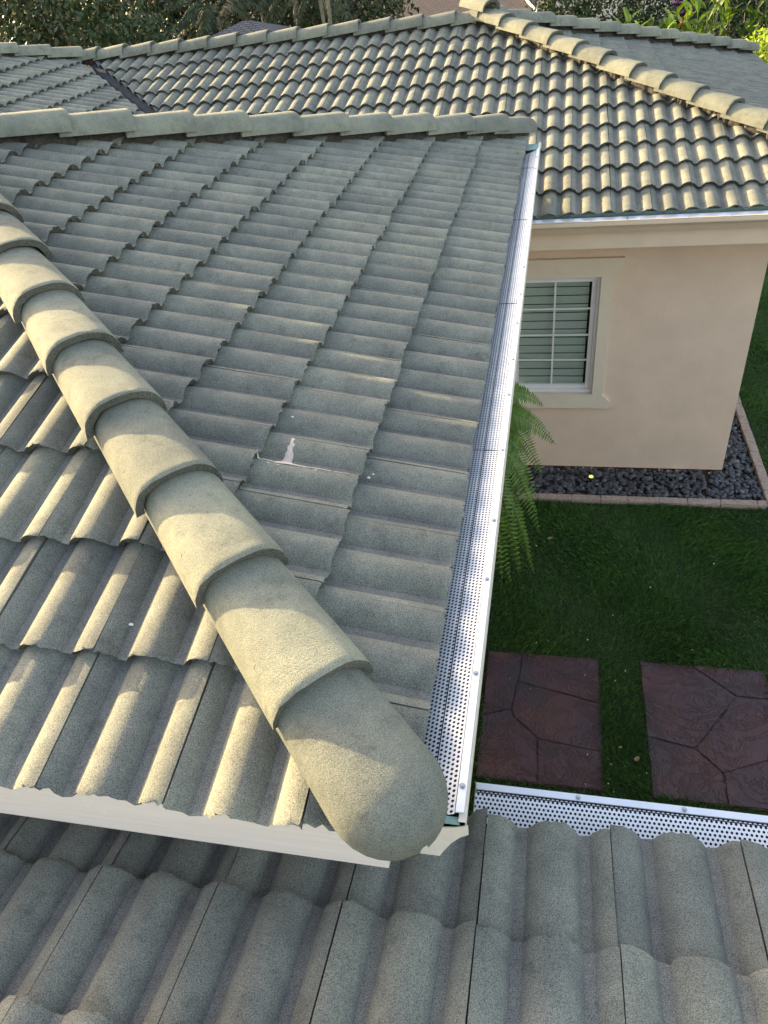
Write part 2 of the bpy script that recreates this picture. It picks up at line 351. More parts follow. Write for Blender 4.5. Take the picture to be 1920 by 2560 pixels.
ALL = []                                             # (area, roof object, mesh, matrix, cut planes)
def deck(name, poly, N, label):                      # boarding under the tiles
    N = np.asarray(N); b = MB(); b.prism([tuple(np.asarray(p)-N*0.118) for p in poly], -N*0.03)
    o = b.build(name, M['deck'], house); o['label'] = label; return o
def lay(roof, fr, js, ks, planes, hide=None, ymax=None):
    O, U, V, N = (np.asarray(fr[k], float) for k in 'OUVN')
    for k in ks:
        for j in js:
            o = O+U*(j*W)+V*(k*EXP)
            cs = [o+U*a+V*b for a in (0, W) for b in (0, EXP)]
            sd_ = [[np.dot(np.asarray(n), c_-np.asarray(p)) for c_ in cs+[o+V*0.4, o+U*W+V*0.4]] for p, n in planes]
            if any(max(d) <= 0.03 for d in sd_): continue
            pc = [planes[i] for i, d in enumerate(sd_) if min(d) < 0]
            pr = np.array([project(c_) for c_ in cs])
            if (pr[:, 2] < 0.2).any() or pr[:, 0].max() < -380 or pr[:, 0].min() > 3300 or pr[:, 1].max() < -300 or pr[:, 1].min() > 2950: continue
            q = pr[[0, 1, 3, 2], :2]; area = abs(sum(q[i][0]*q[(i+1) % 4][1]-q[(i+1) % 4][0]*q[i][1] for i in range(4)))/2
            inn = (pr[:, 0].max() > 0 and pr[:, 0].min() < 1920 and pr[:, 1].max() > 0 and pr[:, 1].min() < 2560)
            if not inn: area *= 0.001
            if hide is not None and hide(*pr[:, :2].mean(0)): area *= 0.001
            rz = random.gauss(0, 0.0035); o2 = o+U*random.gauss(0, 0.0007)+V*random.gauss(0, 0.0035)+N*random.gauss(0, 0.0012)
            mt = frame_matrix(o2, U, V, N)@Matrix.Rotation(rz, 4, 'Z')@Matrix.Rotation(random.gauss(0, 0.004), 4, 'X')
            ALL.append((area, roof, random.choice(TILES), mt, pc))

apex = np.array([XE-(YN-YS)/2, (YN+YS)/2, ZE+(YN-YS)/2*P])
WX = -9.0
roof_e = deck('roof', [(XE-0.03, YS+0.09, ZE+0.006), (XE-0.03, YN-0.03, ZE+0.006), tuple(apex)], EF['N'], 'shaded grey tile slope running down to the long gutter')
lay(roof_e, EF, range(-4, 18), range(0, 10), [(off(SEh, n_e_se, g), n_e_se), (off(NEh, n_e_ne, g), n_e_ne)])
roof_s = deck('roof', [(XE-0.07, YS+0.05, ZE+0.01), tuple(apex), (WX, apex[1], apex[2]), (WX, YS+0.05, ZE+0.01)], SF['N'], 'sunlit tile slope beside the large hip caps')
lay(roof_s, SF, range(-8, 4), range(0, 9), [(off(SEh, n_s_se, g), n_s_se)])
roof_n = deck('roof', [(XE, YN, ZE), tuple(apex), (WX, apex[1], apex[2]), (WX, YN, ZE)], (0, S, C), 'hidden far slope of the raised wing')
roof_f = deck('roof', [(-6, YF-0.03, ZF), (5.5, YF-0.03, ZF), (5.5, YF-2.2, ZF+2.2*P), (-6, YF-2.2, ZF+2.2*P)], FF['N'], 'shaded near roof of large ribbed tiles')
lay(roof_f, FF, range(-16, 9), range(0, 4), [])
hid = lambda px, py: px < 1335 and py > 275+45*px/1320.0
valley_e = ((XJ, YRID, ZRID), (h2, h2, 0)); valley_w = ((XJ, YRID, ZRID), (-h2, -h2, 0))
roof_r = deck('roof', [(XR, YR+0.03, ZR), PK, JN, (XJ+(YRID-YR), YR+0.03, ZR)], RS['N'], 'sunlit tile slope of the far wing')
hip_rs = (-h2, -h2, 0)
lay(roof_r, RS, range(-21, 9), range(0, 12), [(off(PK, hip_rs, g), hip_rs), (off(JN, (h2, h2, 0), 0.07), (h2, h2, 0)), ((0, YRID-0.05, 0), (0, -1, 0))], hid)
roof_re = deck('roof', [(XR, YR, ZR), NEc, PK], RE['N'], 'shaded tile slope at the end of the far wing')
lay(roof_re, RE, range(-1, 23), range(0, 12), [(off(PK, (h2, h2, 0), g), (h2, h2, 0)), (off(PK, n_re_ne, g), n_re_ne)])
roof_rn = deck('roof', [NEc, PK, JN, (XJ, 13.0, ZR)], (0, S, C), 'hidden back slope of the far wing')
MX = ME_['O'][0]
roof_m = deck('roof', [(MX, YR-0.5, ZR), JN, (XJ-3.3, YRID-3.3, ZRID+3.3*PR), (XJ-3.3, 3.6, ZRID+3.3*PR), (MX, 3.6, ZR)], ME_['N'], 'grey tile slope beyond the valley')
lay(roof_m, ME_, range(-2, 12), range(3, 17), [(off(JN, (-h2, -h2, 0), 0.07), (-h2, -h2, 0)), (off(JN, n_e_ne, g), n_e_ne), ((0, 6.35, 0), (0, 1, 0))], hid)

ALL.sort(key=lambda a: -a[0])
NIND = 320
rest = bmesh.new()
for i, (area, roof, me, mt, pc) in enumerate(ALL):
    m2 = cut(me, mt, pc) if pc else me
    if m2 is None: continue
    if i < NIND:
        o = obj('roof_tile', m2, roof); o.matrix_basis = mt
    else:
        tmp = m2.copy(); tmp.transform(mt); rest.from_mesh(tmp); bpy.data.meshes.remove(tmp)
rme = bpy.data.meshes.new('roof_tiles'); rest.to_mesh(rme); rest.free(); [rme.materials.append(M[k_]) for k_ in ('tile', 'edgedark')] if not rme.materials else None
ro = obj('distant_roof_tiles', rme, house); ro['kind'] = 'stuff'; ro['label'] = 'smaller far tiles of the house roofs'

# ------------------------------------------------------------------ hip and ridge caps
def cap_mesh(name, L, w0, w1, ht, lift, seed, blunt=False, seg=14):
    r = np.random.default_rng(seed); TK = 0.025
    ss = ([0, 0.003, 0.009, 0.018, 0.032, 0.05, 0.075, 0.105, 0.14, 0.2, L] if blunt else [0.0, 0.006, 0.02, L*0.5, L])
    V = []; n = seg+1
    for layer in (0, 1):
        for s in ss:
            f = s/L; w = w0+(w1-w0)*f; hh = ht*(1-0.06*f); zz = lift*(1-f/0.88)
            k = math.sqrt(max(0.0, 1-(1-min(1, (s+0.0006)/0.135))**2)) if blunt else 1.0
            dz = 0 if blunt else (-0.004 if s == 0 else (-0.0008 if s == 0.006 else 0))
            for i in range(n):
                a = math.pi*i/seg; ca, sa = math.cos(a), math.sin(a)
                ww = (w-layer*TK)*k; hz = (hh-layer*TK)*(k**0.55 if blunt else 1)
                x = -ww*math.copysign(abs(ca)**0.82, ca); z = hz*abs(sa)**0.85
                if blunt: z = z-0.014*(1-k)**2
                jit = r.normal(0, 0.0016) if (s < 0.01 and not blunt) else 0
                V.append((x, s+jit+(0.006 if layer and s < 0.01 and not blunt else 0), z+zz+dz-(0.0 if not layer else 0.0)+(r.normal(0, 0.0008) if s < 0.01 else 0)))
    F = []; R = len(ss)
    for i in range(R-1):
        for j in range(n-1):
            a = i*n+j; F.append((a, a+n, a+n+1, a+1)); b = R*n+a; F.append((b, b+1, b+n+1, b+n))
    nlip = len(F)
    for j in range(n-1): F.append((j, j+1, R*n+j+1, R*n+j))
    for i in range(R-1):
        for j in (0, n-1): a = i*n+j; F.append((a, a+n, R*n+a+n, R*n+a))
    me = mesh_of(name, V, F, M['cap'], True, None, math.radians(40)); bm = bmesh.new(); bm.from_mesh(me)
    bmesh.ops.recalc_face_normals(bm, faces=bm.faces); bm.to_mesh(me); bm.free(); me.materials.append(M['edgedark'])
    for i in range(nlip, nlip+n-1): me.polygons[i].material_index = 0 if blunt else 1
    return me
CAPS = [cap_mesh('hip_cap', 0.42, 0.122, 0.104, 0.104, 0.030, s) for s in range(5)]
ENDCAP = cap_mesh('hip_end_cap', 0.50, 0.124, 0.104, 0.104, 0.012, 9, True)
HOLE = MB().tube([(0, 0, 0), (0, 0, 0.0015)], 0.0045, 8)
HOLEME = mesh_of('nail_hole', HOLE.V, HOLE.F, M['dark'])
def caps(parent, p0, p1, first, count, lift=0.052, end=True, cap='hip_cap', step=0.362, holes=True, endshift=-0.05):
    p0 = Vector(p0); d = (Vector(p1)-p0).normalized(); side = d.cross(Vector((0, 0, 1))).normalized(); up = side.cross(d).normalized()
    side = d.cross(up)
    base = p0+up*lift
    fm = lambda s: frame_matrix(base+d*s, side, d, up)
    L = (Vector(p1)-p0).length
    b = MB(); x = side*0.022; a0 = p0-up*0.125; a1 = Vector(p1)-up*0.125
    a0 = a0+d*0.12
    b.prism([a0-x, a0+x, a0+x+up*(lift+0.125), a0-x+up*(lift+0.125)], d*(L-0.12)); b.build('hip_board', M['wood'], parent)
    mb = MB(); nst = int(L/0.022); wl = [0.05, 0.05]
    for sg in (0, 1):
        m0 = len(mb.V); q_ = (-1, 1)[sg]
        for i in range(nst):
            p_ = p0+d*(0.08+(L-0.1)*i/(nst-1)); wl[sg] = min(0.062, max(0.030, wl[sg]+random.gauss(0, 0.010)))
            for a_, b_ in ((0.02, lift+0.05), (wl[sg]*0.8, lift*0.5+0.012+random.gauss(0, 0.004)), (wl[sg], -0.018+random.gauss(0, 0.006)), (wl[sg]*0.9, -0.075)):
                mb.V.append(tuple(p_+side*(q_*a_)+up*b_+d*random.gauss(0, 0.004)))
        for i in range(nst-1):
            for k in range(3): a_ = m0+i*4+k; mb.F.append((a_, a_+1, a_+5, a_+4))
    mo = mb.build('mortar_bedding', M['mortardark'], parent)

    if end:
        o = obj('hip_end_cap', ENDCAP, parent); o.matrix_basis = fm(endshift)
        o['label'] = 'rounded end cap of the hip'
    for i in range(count):
        s = first+i*step
        mt = fm(s)@Matrix.Rotation(random.gauss(0, 0.012), 4, 'Z')@Matrix.Translation((random.gauss(0, 0.0025), random.gauss(0, 0.004), random.gauss(0, 0.002)))
        if s+0.42 > L+0.05 and L > 3.5: 
            me = cut(random.choice(CAPS), mt, [(Vector(p1)+d*0.03, -d)])
            if me is None: continue
        else: me = random.choice(CAPS)
        o = obj(cap, me, parent); o.matrix_basis = mt
        if holes:
            for sx in (-1, 1):
                h = obj('nail_hole', HOLEME, o)
                a = math.radians(38); nx, nz = sx*math.cos(a), math.sin(a)
                h.matrix_basis = Matrix.Translation((sx*0.1155*math.cos(a)**0.82, 0.115, 0.1005*math.sin(a)**0.85+0.0205))@Matrix.Rotation(sx*math.radians(50), 4, 'Y')
caps(roof_s, SEh, tuple(apex), 0.30, 10)
caps(roof_e, NEh, tuple(apex), 0.30, 10, lift=0.0)
caps(roof_r, (XR, YR, ZR), PK, 0.30, 14, lift=0.008)
caps(roof_re, NEc, PK, 0.30, 13, holes=False, lift=0.005)
caps(roof_r, PK, JN, -0.12, 14, end=False, cap='ridge_cap', holes=True, lift=-0.045)
caps(roof_m, JN, (XJ-3.3, YRID-3.3, ZRID+3.3*PR), 0.02, 9, end=False, lift=-0.03)
# ridge of the raised wing (behind the apex) and a pair of closing pieces
d = Vector((-1, 0, 0))
caps(roof_s, tuple(apex), (WX, apex[1], apex[2]), -0.1, 9, end=False, cap='ridge_cap', holes=False)
pk = obj('peak_cap', CAPS[1], roof_r)
dd = (Vector((XR, YR, ZR))-Vector(PK)).normalized(); side = (-dd).cross(Vector((0, 0, 1))).normalized(); up = side.cross(-dd).normalized(); side = (-dd).cross(up)
pk.matrix_basis = frame_matrix(Vector(PK)+up*0.075+dd*0.20, side, -dd, up); pk['label'] = 'raised cap closing the far peak'

# valley metal
vd = Vector((1, -1, -PR)).normalized(); vx = Vector((h2, h2, 0))
b = MB(); J = Vector(JN); a0 = J-Vector((0, 0, 0.095))+vd*0.12; a1 = a0+vd*5.2
prof = [(-0.085, 0.03), (-0.08, 0.012), (-0.012, -0.012), (0, 0.004), (0.012, -0.012), (0.08, 0.012), (0.085, 0.03)]
pts0 = [a0+vx*x+Vector((0, 0, z+0.03)) for x, z in prof]; n = len(pts0)
V = [tuple(p) for p in pts0]+[tuple(p+vd*5.2) for p in pts0]; F = [(i, i+1, n+i+1, n+i) for i in range(n-1)]
vo = obj('valley_flashing', mesh_of('valley_flashing', V, F, M['valley']), house); vo['label'] = 'grey metal valley strip between two tile slopes'

# ------------------------------------------------------------------ sealant smear and chips on the shaded slope
def on_e(y, v):                                      # top surface of the shaded slope
    k = int(v//EXP); u = (y-EF['O'][1]) % W; vv = v-k*EXP
    nrm = hroll(u)-RH-TT*vv/EXP
    return np.asarray(EF['O'])+np.array([0, y-EF['O'][1], 0])+np.asarray(EF['V'])*v+np.asarray(EF['N'])*(nrm+0.0022)
def film(name, strip, mat, parent, label, rag=0.0025):           # strip: rows of (y, v_left, v_right) laid on the slope surface
    V = []; F = []; fine_ = []
    for (y0_, a0_, b0_), (y1_, a1_, b1_) in zip(strip[:-1], strip[1:]):
        for q in range(3): f_ = q/3; fine_.append((y0_+(y1_-y0_)*f_, a0_+(a1_-a0_)*f_+random.gauss(0, rag), b0_+(b1_-b0_)*f_+random.gauss(0, rag)))
    strip = fine_+[strip[-1]]
    for y, a, b_ in strip:
        for q in range(5): V.append(on_e(y, a+(b_-a)*q/4)+np.asarray(EF['N'])*(0.002*(1-abs(q-2)/2)))
    for i in range(len(strip)-1):
        for q in range(4): k = i*5+q; F.append((k, k+1, k+6, k+5))
    o = obj(name, mesh_of(name, V, F, mat, True), parent); o['label'] = label
film('sealant_smear', [(1.786, 0.515, 0.602), (1.800, 0.528, 0.600), (1.815, 0.545, 0.594), (1.830, 0.556, 0.590), (1.850, 0.560, 0.588), (1.875, 0.566, 0.586), (1.905, 0.571, 0.586), (1.925, 0.577, 0.585)], M['sealant'], roof_e, 'pale pink sealant smear on a shaded tile')
for a_, b_, y_, w_ in ((0.350, 0.41, 1.796, 0.0022), (0.425, 0.50, 1.795, 0.0038), (0.50, 0.60, 1.794, 0.0055), (0.60, 0.645, 1.793, 0.0032)):
    film('sealant_line', [(y_-w_, a_, b_), (y_, a_-0.004, b_+0.006), (y_+w_*0.5, a_, b_)], M['sealant'], roof_e, 'thin pale sealant line along a tile roll')
for y_, v_, r_ in ((1.775, 0.62, 0.003), (1.772, 0.585, 0.0025), (1.81, 0.64, 0.006), (1.80, 0.655, 0.004), (1.78, 0.47, 0.0025), (2.05, 0.62, 0.003), (1.86, 0.31, 0.0025), (1.87, 0.30, 0.002)):
    film('sealant_fleck', [(y_-r_, v_-r_, v_+r_), (y_, v_-1.3*r_, v_+1.2*r_), (y_+r_, v_-r_, v_+r_)], M['litter'], roof_e, 'white fleck')
# ------------------------------------------------------------------ fascias, gutters, guards
def kgutter(parent, o, along, out, length, mat, w=0.126, hgt=0.143, label=None, caps_=(True, True)):
    o = Vector(o); along = Vector(along); out = Vector(out); z = Vector((0, 0, 1))
    prof = [(0, 0), (0, -hgt), (w*0.53, -hgt), (w*0.60, -hgt*0.86), (w*0.74, -hgt*0.60), (w*0.90, -hgt*0.40), (w*0.99, -hgt*0.30), (w, -hgt*0.25), (w, 0.0), (w-0.014, 0.0), (w-0.014, -0.012)]
    n = len(prof); V = []; F = []
    ring = [o+out*a+z*b for a, b in prof]
    inn = [(0.0016, 0), (0.0016, -hgt+0.0016), (w*0.53-0.001, -hgt+0.0016), (w*0.60-0.002, -hgt*0.86), (w*0.74-0.002, -hgt*0.60), (w*0.90-0.002, -hgt*0.40), (w*0.99-0.002, -hgt*0.30), (w-0.002, -hgt*0.25), (w-0.002, -0.002), (w-0.012, -0.002), (w-0.012, -0.012)]
    ring2 = [o+out*a+z*b for a, b in inn]
    V = [tuple(p) for p in ring]+[tuple(p+along*length) for p in ring]+[tuple(p) for p in ring2]+[tuple(p+along*length) for p in ring2]
    for i in range(n-1):
        F.append((i, i+1, n+i+1, n+i)); F.append((2*n+i+1, 2*n+i, 3*n+i, 3*n+i+1))
    gm_ = mesh_of('gutter', V, F, mat); gm_.materials.append(M['guttershade'])
    for i_, p_ in enumerate(gm_.polygons): p_.material_index = i_ % 2
    g_ = obj('gutter', gm_, parent); g_['label'] = label or 'gutter'
    for e, on in zip((0, 1), caps_):
        if on:
            q = o+along*(length*e)-along*(0.003 if e == 0 else -0.0005); b = MB()
            pl = [(0, 0.0), (0, -hgt-0.003), (w*0.53, -hgt-0.003), (w*0.61, -hgt*0.85), (w*0.75, -hgt*0.59), (w*0.91, -hgt*0.39), (w+0.006, -hgt*0.29), (w+0.006, -0.006), (w-0.02, -0.02), (w*0.5, -0.028)]
            b.prism([q+out*a+z*c for a, c in pl], along*0.0025); b.build('gutter_end', mat, g_)
    return g_
def guard(parent, o, along, out, length, inner, outer, z0, z1, mat, nscrew, first=0.18, joints=(), fold=None, lipmat='alu'):
    o = Vector(o); along = Vector(along); out = Vector(out); zz = Vector((0, 0, 1))
    fold = inner+(outer-inner)*0.34 if fold is None else fold
    ff = (fold-inner)/(outer-inner); fh = z0+(z1-z0)*min(1, ff*1.25)-0.004; pr = [(inner, z0), (fold-0.001, fh), (fold+0.001, fh-0.002), (outer-0.026, z1-0.006)]
    V = [tuple(o+out*a+zz*c) for a, c in pr]+[tuple(o+along*length+out*a+zz*c) for a, c in pr]; n = len(pr)
    s_ = obj('gutter_guard', mesh_of('gutter_guard', V, [(i, i+1, n+i+1, n+i) for i in range(n-1)], mat), parent); s_['label'] = 'punched aluminium leaf guard'
    b = MB(); e = [(outer-0.024, z1-0.004), (outer-0.006, z1-0.001), (outer-0.006, z1+0.003), (outer-0.024, z1+0.0005)]
    cuts = [0.0]+list(joints)+[length]
    for c0, c1 in zip(cuts[:-1], cuts[1:]):
        b = MB(); b.prism([o+along*(c0+0.0015)+out*a+zz*c for a, c in e], along*(c1-c0-0.003)); b.build('guard_lip', M[lipmat], s_)
    b = MB(); fz = fh+0.001                       # dark crease where the sheet is folded
    b.box(o+out*(fold-0.0012)+zz*(fz-0.001), o+along*length+out*(fold+0.0012)+zz*(fz+0.0002)); b.build('guard_crease', M['dark'], s_)
    for c0 in joints:
        b = MB(); b.box(o+along*(c0-0.0012)+out*(inner+0.02)+zz*(z1-0.003), o+along*(c0+0.0012)+out*(outer-0.028)+zz*(z1-0.001)); b.build('guard_joint', M['dark'], s_)
    s0 = first
    for i in range(nscrew):
        q = o+along*s0+out*(outer-0.0155)+zz*(z1+0.002)
        b = MB(); b.tube([q, q+zz*0.0015], 0.0070, 12); b.tube([q+zz*0.0015, q+zz*0.0055], 0.0044, 6); b.build('screw', M['steel'], s_)
        s0 += 0.30+random.uniform(-0.05, 0.08)
        if s0 > length-0.05: break
    return s_
# raised wing
b = MB(); b.box((WX, 0.752, G-1.607), (-0.296, 0.79, G-1.455)); f1 = b.build('fascia', M['fascia'], house, bevel=0.002); f1['label'] = 'pale painted fascia board under the sunlit tiles'
b = MB(); b.box((-0.296, 0.792, G-1.604), (-0.256, YN-0.03, G-1.455)); b.build('fascia', M['fascia'], house, bevel=0.002)
ge = kgutter(house, (-0.254, 0.785, G-1.435), (0, 1, 0), (1, 0, 0), 5.69, M['guttercream'], label='long cream gutter beside the shaded slope')
guard(ge, (-0.254, 0.802, G-1.435), (0, 1, 0), (1, 0, 0), 5.45, -0.02, 0.128, -0.050, 0.004, M['guardY'], 20, 0.06, (1.33, 2.56, 3.78, 4.92), fold=0.048)
b = MB(); b.box((-0.25, 0.787, G-1.452), (-0.14, 0.80, G-1.444)); b.build('drip_edge', M['teal'], ge)
b = MB(); b.box((-0.25, 6.30, G-1.452), (-0.14, 6.47, G-1.444)); b.build('drip_edge', M['teal'], ge)
# near lower roof
b = MB(); b.box((-0.15, 0.985, G-2.06), (5.5, 1.029, G-1.93)); b.build('fascia', M['gutter'], house)
gf = kgutter(house, (-0.150, 1.032, G-1.893), (1, 0, 0), (0, 1, 0), 5.6, M['guttercream'], label='gutter along the near roof')
guard(gf, (-0.150, 1.032, G-1.893), (1, 0, 0), (0, 1, 0), 5.6, -0.03, 0.128, -0.046, 0.004, M['guardX'], 16, 0.275, (1.68,), fold=0.096)
# far wing
b = MB(); b.box((-0.9, 6.165, G-2.18), (XR+0.02, 6.205, G-1.96)); b.build('fascia', M['gutter'], house)['label'] = 'beige fascia board of the far wing'
gr = kgutter(house, (-0.9, 6.163, G-1.93), (1, 0, 0), (0, -1, 0), XR+0.9+0.1, M['gutter'], 0.132, 0.10, 'beige gutter of the far wing')
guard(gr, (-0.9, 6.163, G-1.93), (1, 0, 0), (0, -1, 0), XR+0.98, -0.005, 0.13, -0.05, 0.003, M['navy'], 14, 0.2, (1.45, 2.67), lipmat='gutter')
b = MB(); b.box((-0.9, 6.168, G-1.975), (XR, 6.176, G-1.905)); b.build('drip_edge', M['tealdark'], gr)
b = MB(); b.prism([(-0.9, 6.098, G-1.942), (-0.9, 6.150, G-1.934), (-0.9, 6.150, G-1.930), (-0.9, 6.098, G-1.938)], (XR+0.9, 0, 0)); b.build('drip_flange', M['alu'], gr)
b = MB(); b.box((XR-0.06, 6.2, G-2.18), (XR-0.02, 13.0, G-1.96)); b.build('fascia', M['gutter'], house)
# soffits
for lo, hi in (((-0.95, 0.79, G-1.60), (-0.294, YN-0.05, G-1.59)), ((WX, 0.79, G-1.605), (-0.95, 1.3, G-1.595)), ((-0.9, 6.205, G-2.165), (XR-0.06, 6.87, G-2.155)), ((1.80, 6.87, G-2.165), (XR-0.06, 12.9, G-2.155)), ((-0.15, 0.5, G-2.05), (5.5, 0.985, G-2.04))):
    MB().box(lo, hi).build('soffit', M['stucco'], house)

# ------------------------------------------------------------------ walls and window
YW = 6.85
b = MB()
def wall_open(b, y, x0, x1, z0, z1, a0, a1, c0, c1, dep):
    xs = [x0, a0, a1, x1]; zs = [z0, c0, c1, z1]; n = len(b.V)
    for zv in zs:
        for xv in xs: b.V.append((xv, y, zv))
    for r_ in range(3):
        for c_ in range(3):
            if (r_, c_) != (1, 1): i = n+r_*4+c_; b.F.append((i, i+1, i+5, i+4))
    m = len(b.V); o4 = [n+5, n+6, n+10, n+9]
    for i in o4: x_, y_, z_ = b.V[i]; b.V.append((x_, y_+dep, z_))
    for i in range(4): b.F.append((o4[i], o4[(i+1) % 4], m+(i+1) % 4, m+i))
wall_open(b, YW, -0.95, 1.82, 0.045, G-2.10, -0.37, 0.445, G-3.885, G-2.66, 0.12)
k = len(b.V); b.V += [(1.82, YW, 0.045), (1.82, 12.4, 0.045), (1.82, 12.4, G-2.10), (1.82, YW, G-2.10)]; b.F.append((k, k+1, k+2, k+3))
me = mesh_of('wall', b.V, b.F, M['stucco']); wfar = obj('wall', me, house); wfar['label'] = 'beige stucco wall of the far wing'
b = MB(); b.box((-1.10, 1.25, 0.0), (-0.95, YW+0.1, G-1.58)); b.box((WX, 1.30, 0), (-1.10, 1.42, G-1.58)); b.build('wall', M['stucco'], house)['label'] = 'beige stucco wall under the raised wing'
b = MB(); b.box((-0.9, 0.35, 0), (5.5, 0.5, G-1.98)); b.build('wall', M['stucco'], house)
b = MB(); b.box((-0.94, YW+0.02, 0.0), (1.80, 12.3, 0.05)); b.build('foundation', M['soil'], house)
# window
w0, w1, z0, z1 = -0.37, 0.445, G-3.885, G-2.66
def ringframe(x0, x1, za, zb, t, y0, y1):
    b = MB(); b.box((x0, y0, za), (x1, y1, za+t)); b.box((x0, y0, zb-t), (x1, y1, zb)); b.box((x0, y0, za+t), (x0+t, y1, zb-t)); b.box((x1-t, y0, za+t), (x1, y1, zb-t)); return b
win = ringframe(w0+0.002, w1-0.002, z0+0.002, z1-0.002, 0.034, YW+0.01, YW+0.11).build('window', M['vinyl'], house, bevel=0.003); win['label'] = 'white vinyl window with eight panes and shutters inside'
ringframe(w0+0.037, w1-0.037, z0+0.037, z1-0.037, 0.040, YW+0.035, YW+0.085).build('sash', M['vinyl'], win, bevel=0.003)
gx0, gx1, gz0, gz1 = w0+0.078, w1-0.078, z0+0.078, z1-0.078
cx_ = (gx0+gx1)/2; mt_ = 0.008
zc = [gz0+(gz1-gz0)*i/4 for i in range(5)]
MB().box((cx_-mt_, YW+0.048, gz0), (cx_+mt_, YW+0.066, gz1)).build('muntin', M['vinyl'], win)
for i in range(1, 4):
    for a, c in ((gx0, cx_-mt_-0.0005), (cx_+mt_+0.0005, gx1)): MB().box((a, YW+0.049, zc[i]-mt_), (c, YW+0.065, zc[i]+mt_)).build('muntin', M['vinyl'], win)
for i in range(4):
    for a, c in ((gx0, cx_-mt_), (cx_+mt_, gx1)): MB().box((a, YW+0.052, zc[i]+(mt_ if i else 0)), (c, YW+0.056, zc[i+1]-(mt_ if i < 3 else 0))).build('pane', M['glass'], win)
ns = 13; dz = (gz1-gz0+0.04)/ns
for i in range(ns):
    z = gz0-0.02+dz*i; b = MB(); b.prism([(gx0-0.03, YW+0.106, z), (gx0-0.03, YW+0.112, z+0.002), (gx0-0.03, YW+0.096, z+dz*0.955), (gx0-0.03, YW+0.090, z+dz*0.955-0.002)], (gx1-gx0+0.06-0.05, 0, 0)); b.build('shutter_slat', M['shutter'], win)
MB().box((gx1-0.012, YW+0.125, gz0-0.03), (gx1+0.03, YW+0.15, gz1+0.03)).build('shutter_stile', M['dark'], win)
MB().box((w0, YW+0.16, z0), (w1, YW+0.17, z1)).build('window_back', M['dark'], win)
tr_ = [(w0-0.10, z0-0.0), (w0-0.175, z0-0.075), (w0-0.175, z0-0.15), (w1+0.172, z0-0.15), (w1+0.172, z0-0.075), (w1+0.095, z0-0.0), (w1+0.095, z1+0.012), (w1+0.182, z1+0.088), (w1+0.182, z1+0.165), (w0-0.18, z1+0.165), (w0-0.18, z1+0.088), (w0-0.10, z1+0.012)]
inn = [(w0+0.004, z0+0.004), (w1-0.004, z0+0.004), (w1-0.004, z1-0.004), (w0+0.004, z1-0.004)]
bm = bmesh.new(); ov = [bm.verts.new((x, YW-0.042, z)) for x, z in tr_]; iv = [bm.verts.new((x, YW-0.042, z)) for x, z in inn]
es = [bm.edges.new((ov[i], ov[(i+1) % len(ov)])) for i in range(len(ov))]+[bm.edges.new((iv[i], iv[(i+1) % 4])) for i in range(4)]
r_ = bmesh.ops.triangle_fill(bm, edges=es, use_beauty=True)
ex = bmesh.ops.extrude_face_region(bm, geom=[f for f in bm.faces])
for v in [e for e in ex['geom'] if isinstance(e, bmesh.types.BMVert)]: v.co.y = YW-0.0015
bmesh.ops.recalc_face_normals(bm, faces=bm.faces)
me = bpy.data.meshes.new('window_surround'); bm.to_mesh(me); bm.free(); me.materials.append(M['trim'])
o = obj('window_surround', me, win); o['label'] = 'cream stucco surround with flared ends'

# ------------------------------------------------------------------ ground
gme = mesh_of('ground', [(-900, -300, -0.03), (900, -300, -0.03), (900, 1500, -0.03), (-900, 1500, -0.03)], [(0, 1, 2, 3)], M['soil'])
tag(obj('ground', gme), 'bare dark ground around the house and beyond', 'ground', kind='structure')
def lawn_sheet():
    xs = np.linspace(-1.0, 9, 60); ys = np.linspace(0.3, 30, 140); X, Y = np.meshgrid(xs, ys); Z = 0.004*np.sin(X*3.1+Y*1.7)+0.003*np.sin(Y*4.3)
    V = np.stack([X, Y, Z], -1).reshape(-1, 3); n = len(xs); F = [(j*n+i, j*n+i+1, (j+1)*n+i+1, (j+1)*n+i) for j in range(len(ys)-1) for i in range(n-1)]
    return big_mesh('lawn', V, np.array(F), M['lawn'])
tag(obj('lawn', lawn_sheet()), 'dark green lawn in the shade between the wings', 'lawn', kind='structure')
S1 = (-0.394, 0.492, 2.985, 4.170); S2 = (0.812, 1.735, 2.982, 4.178)
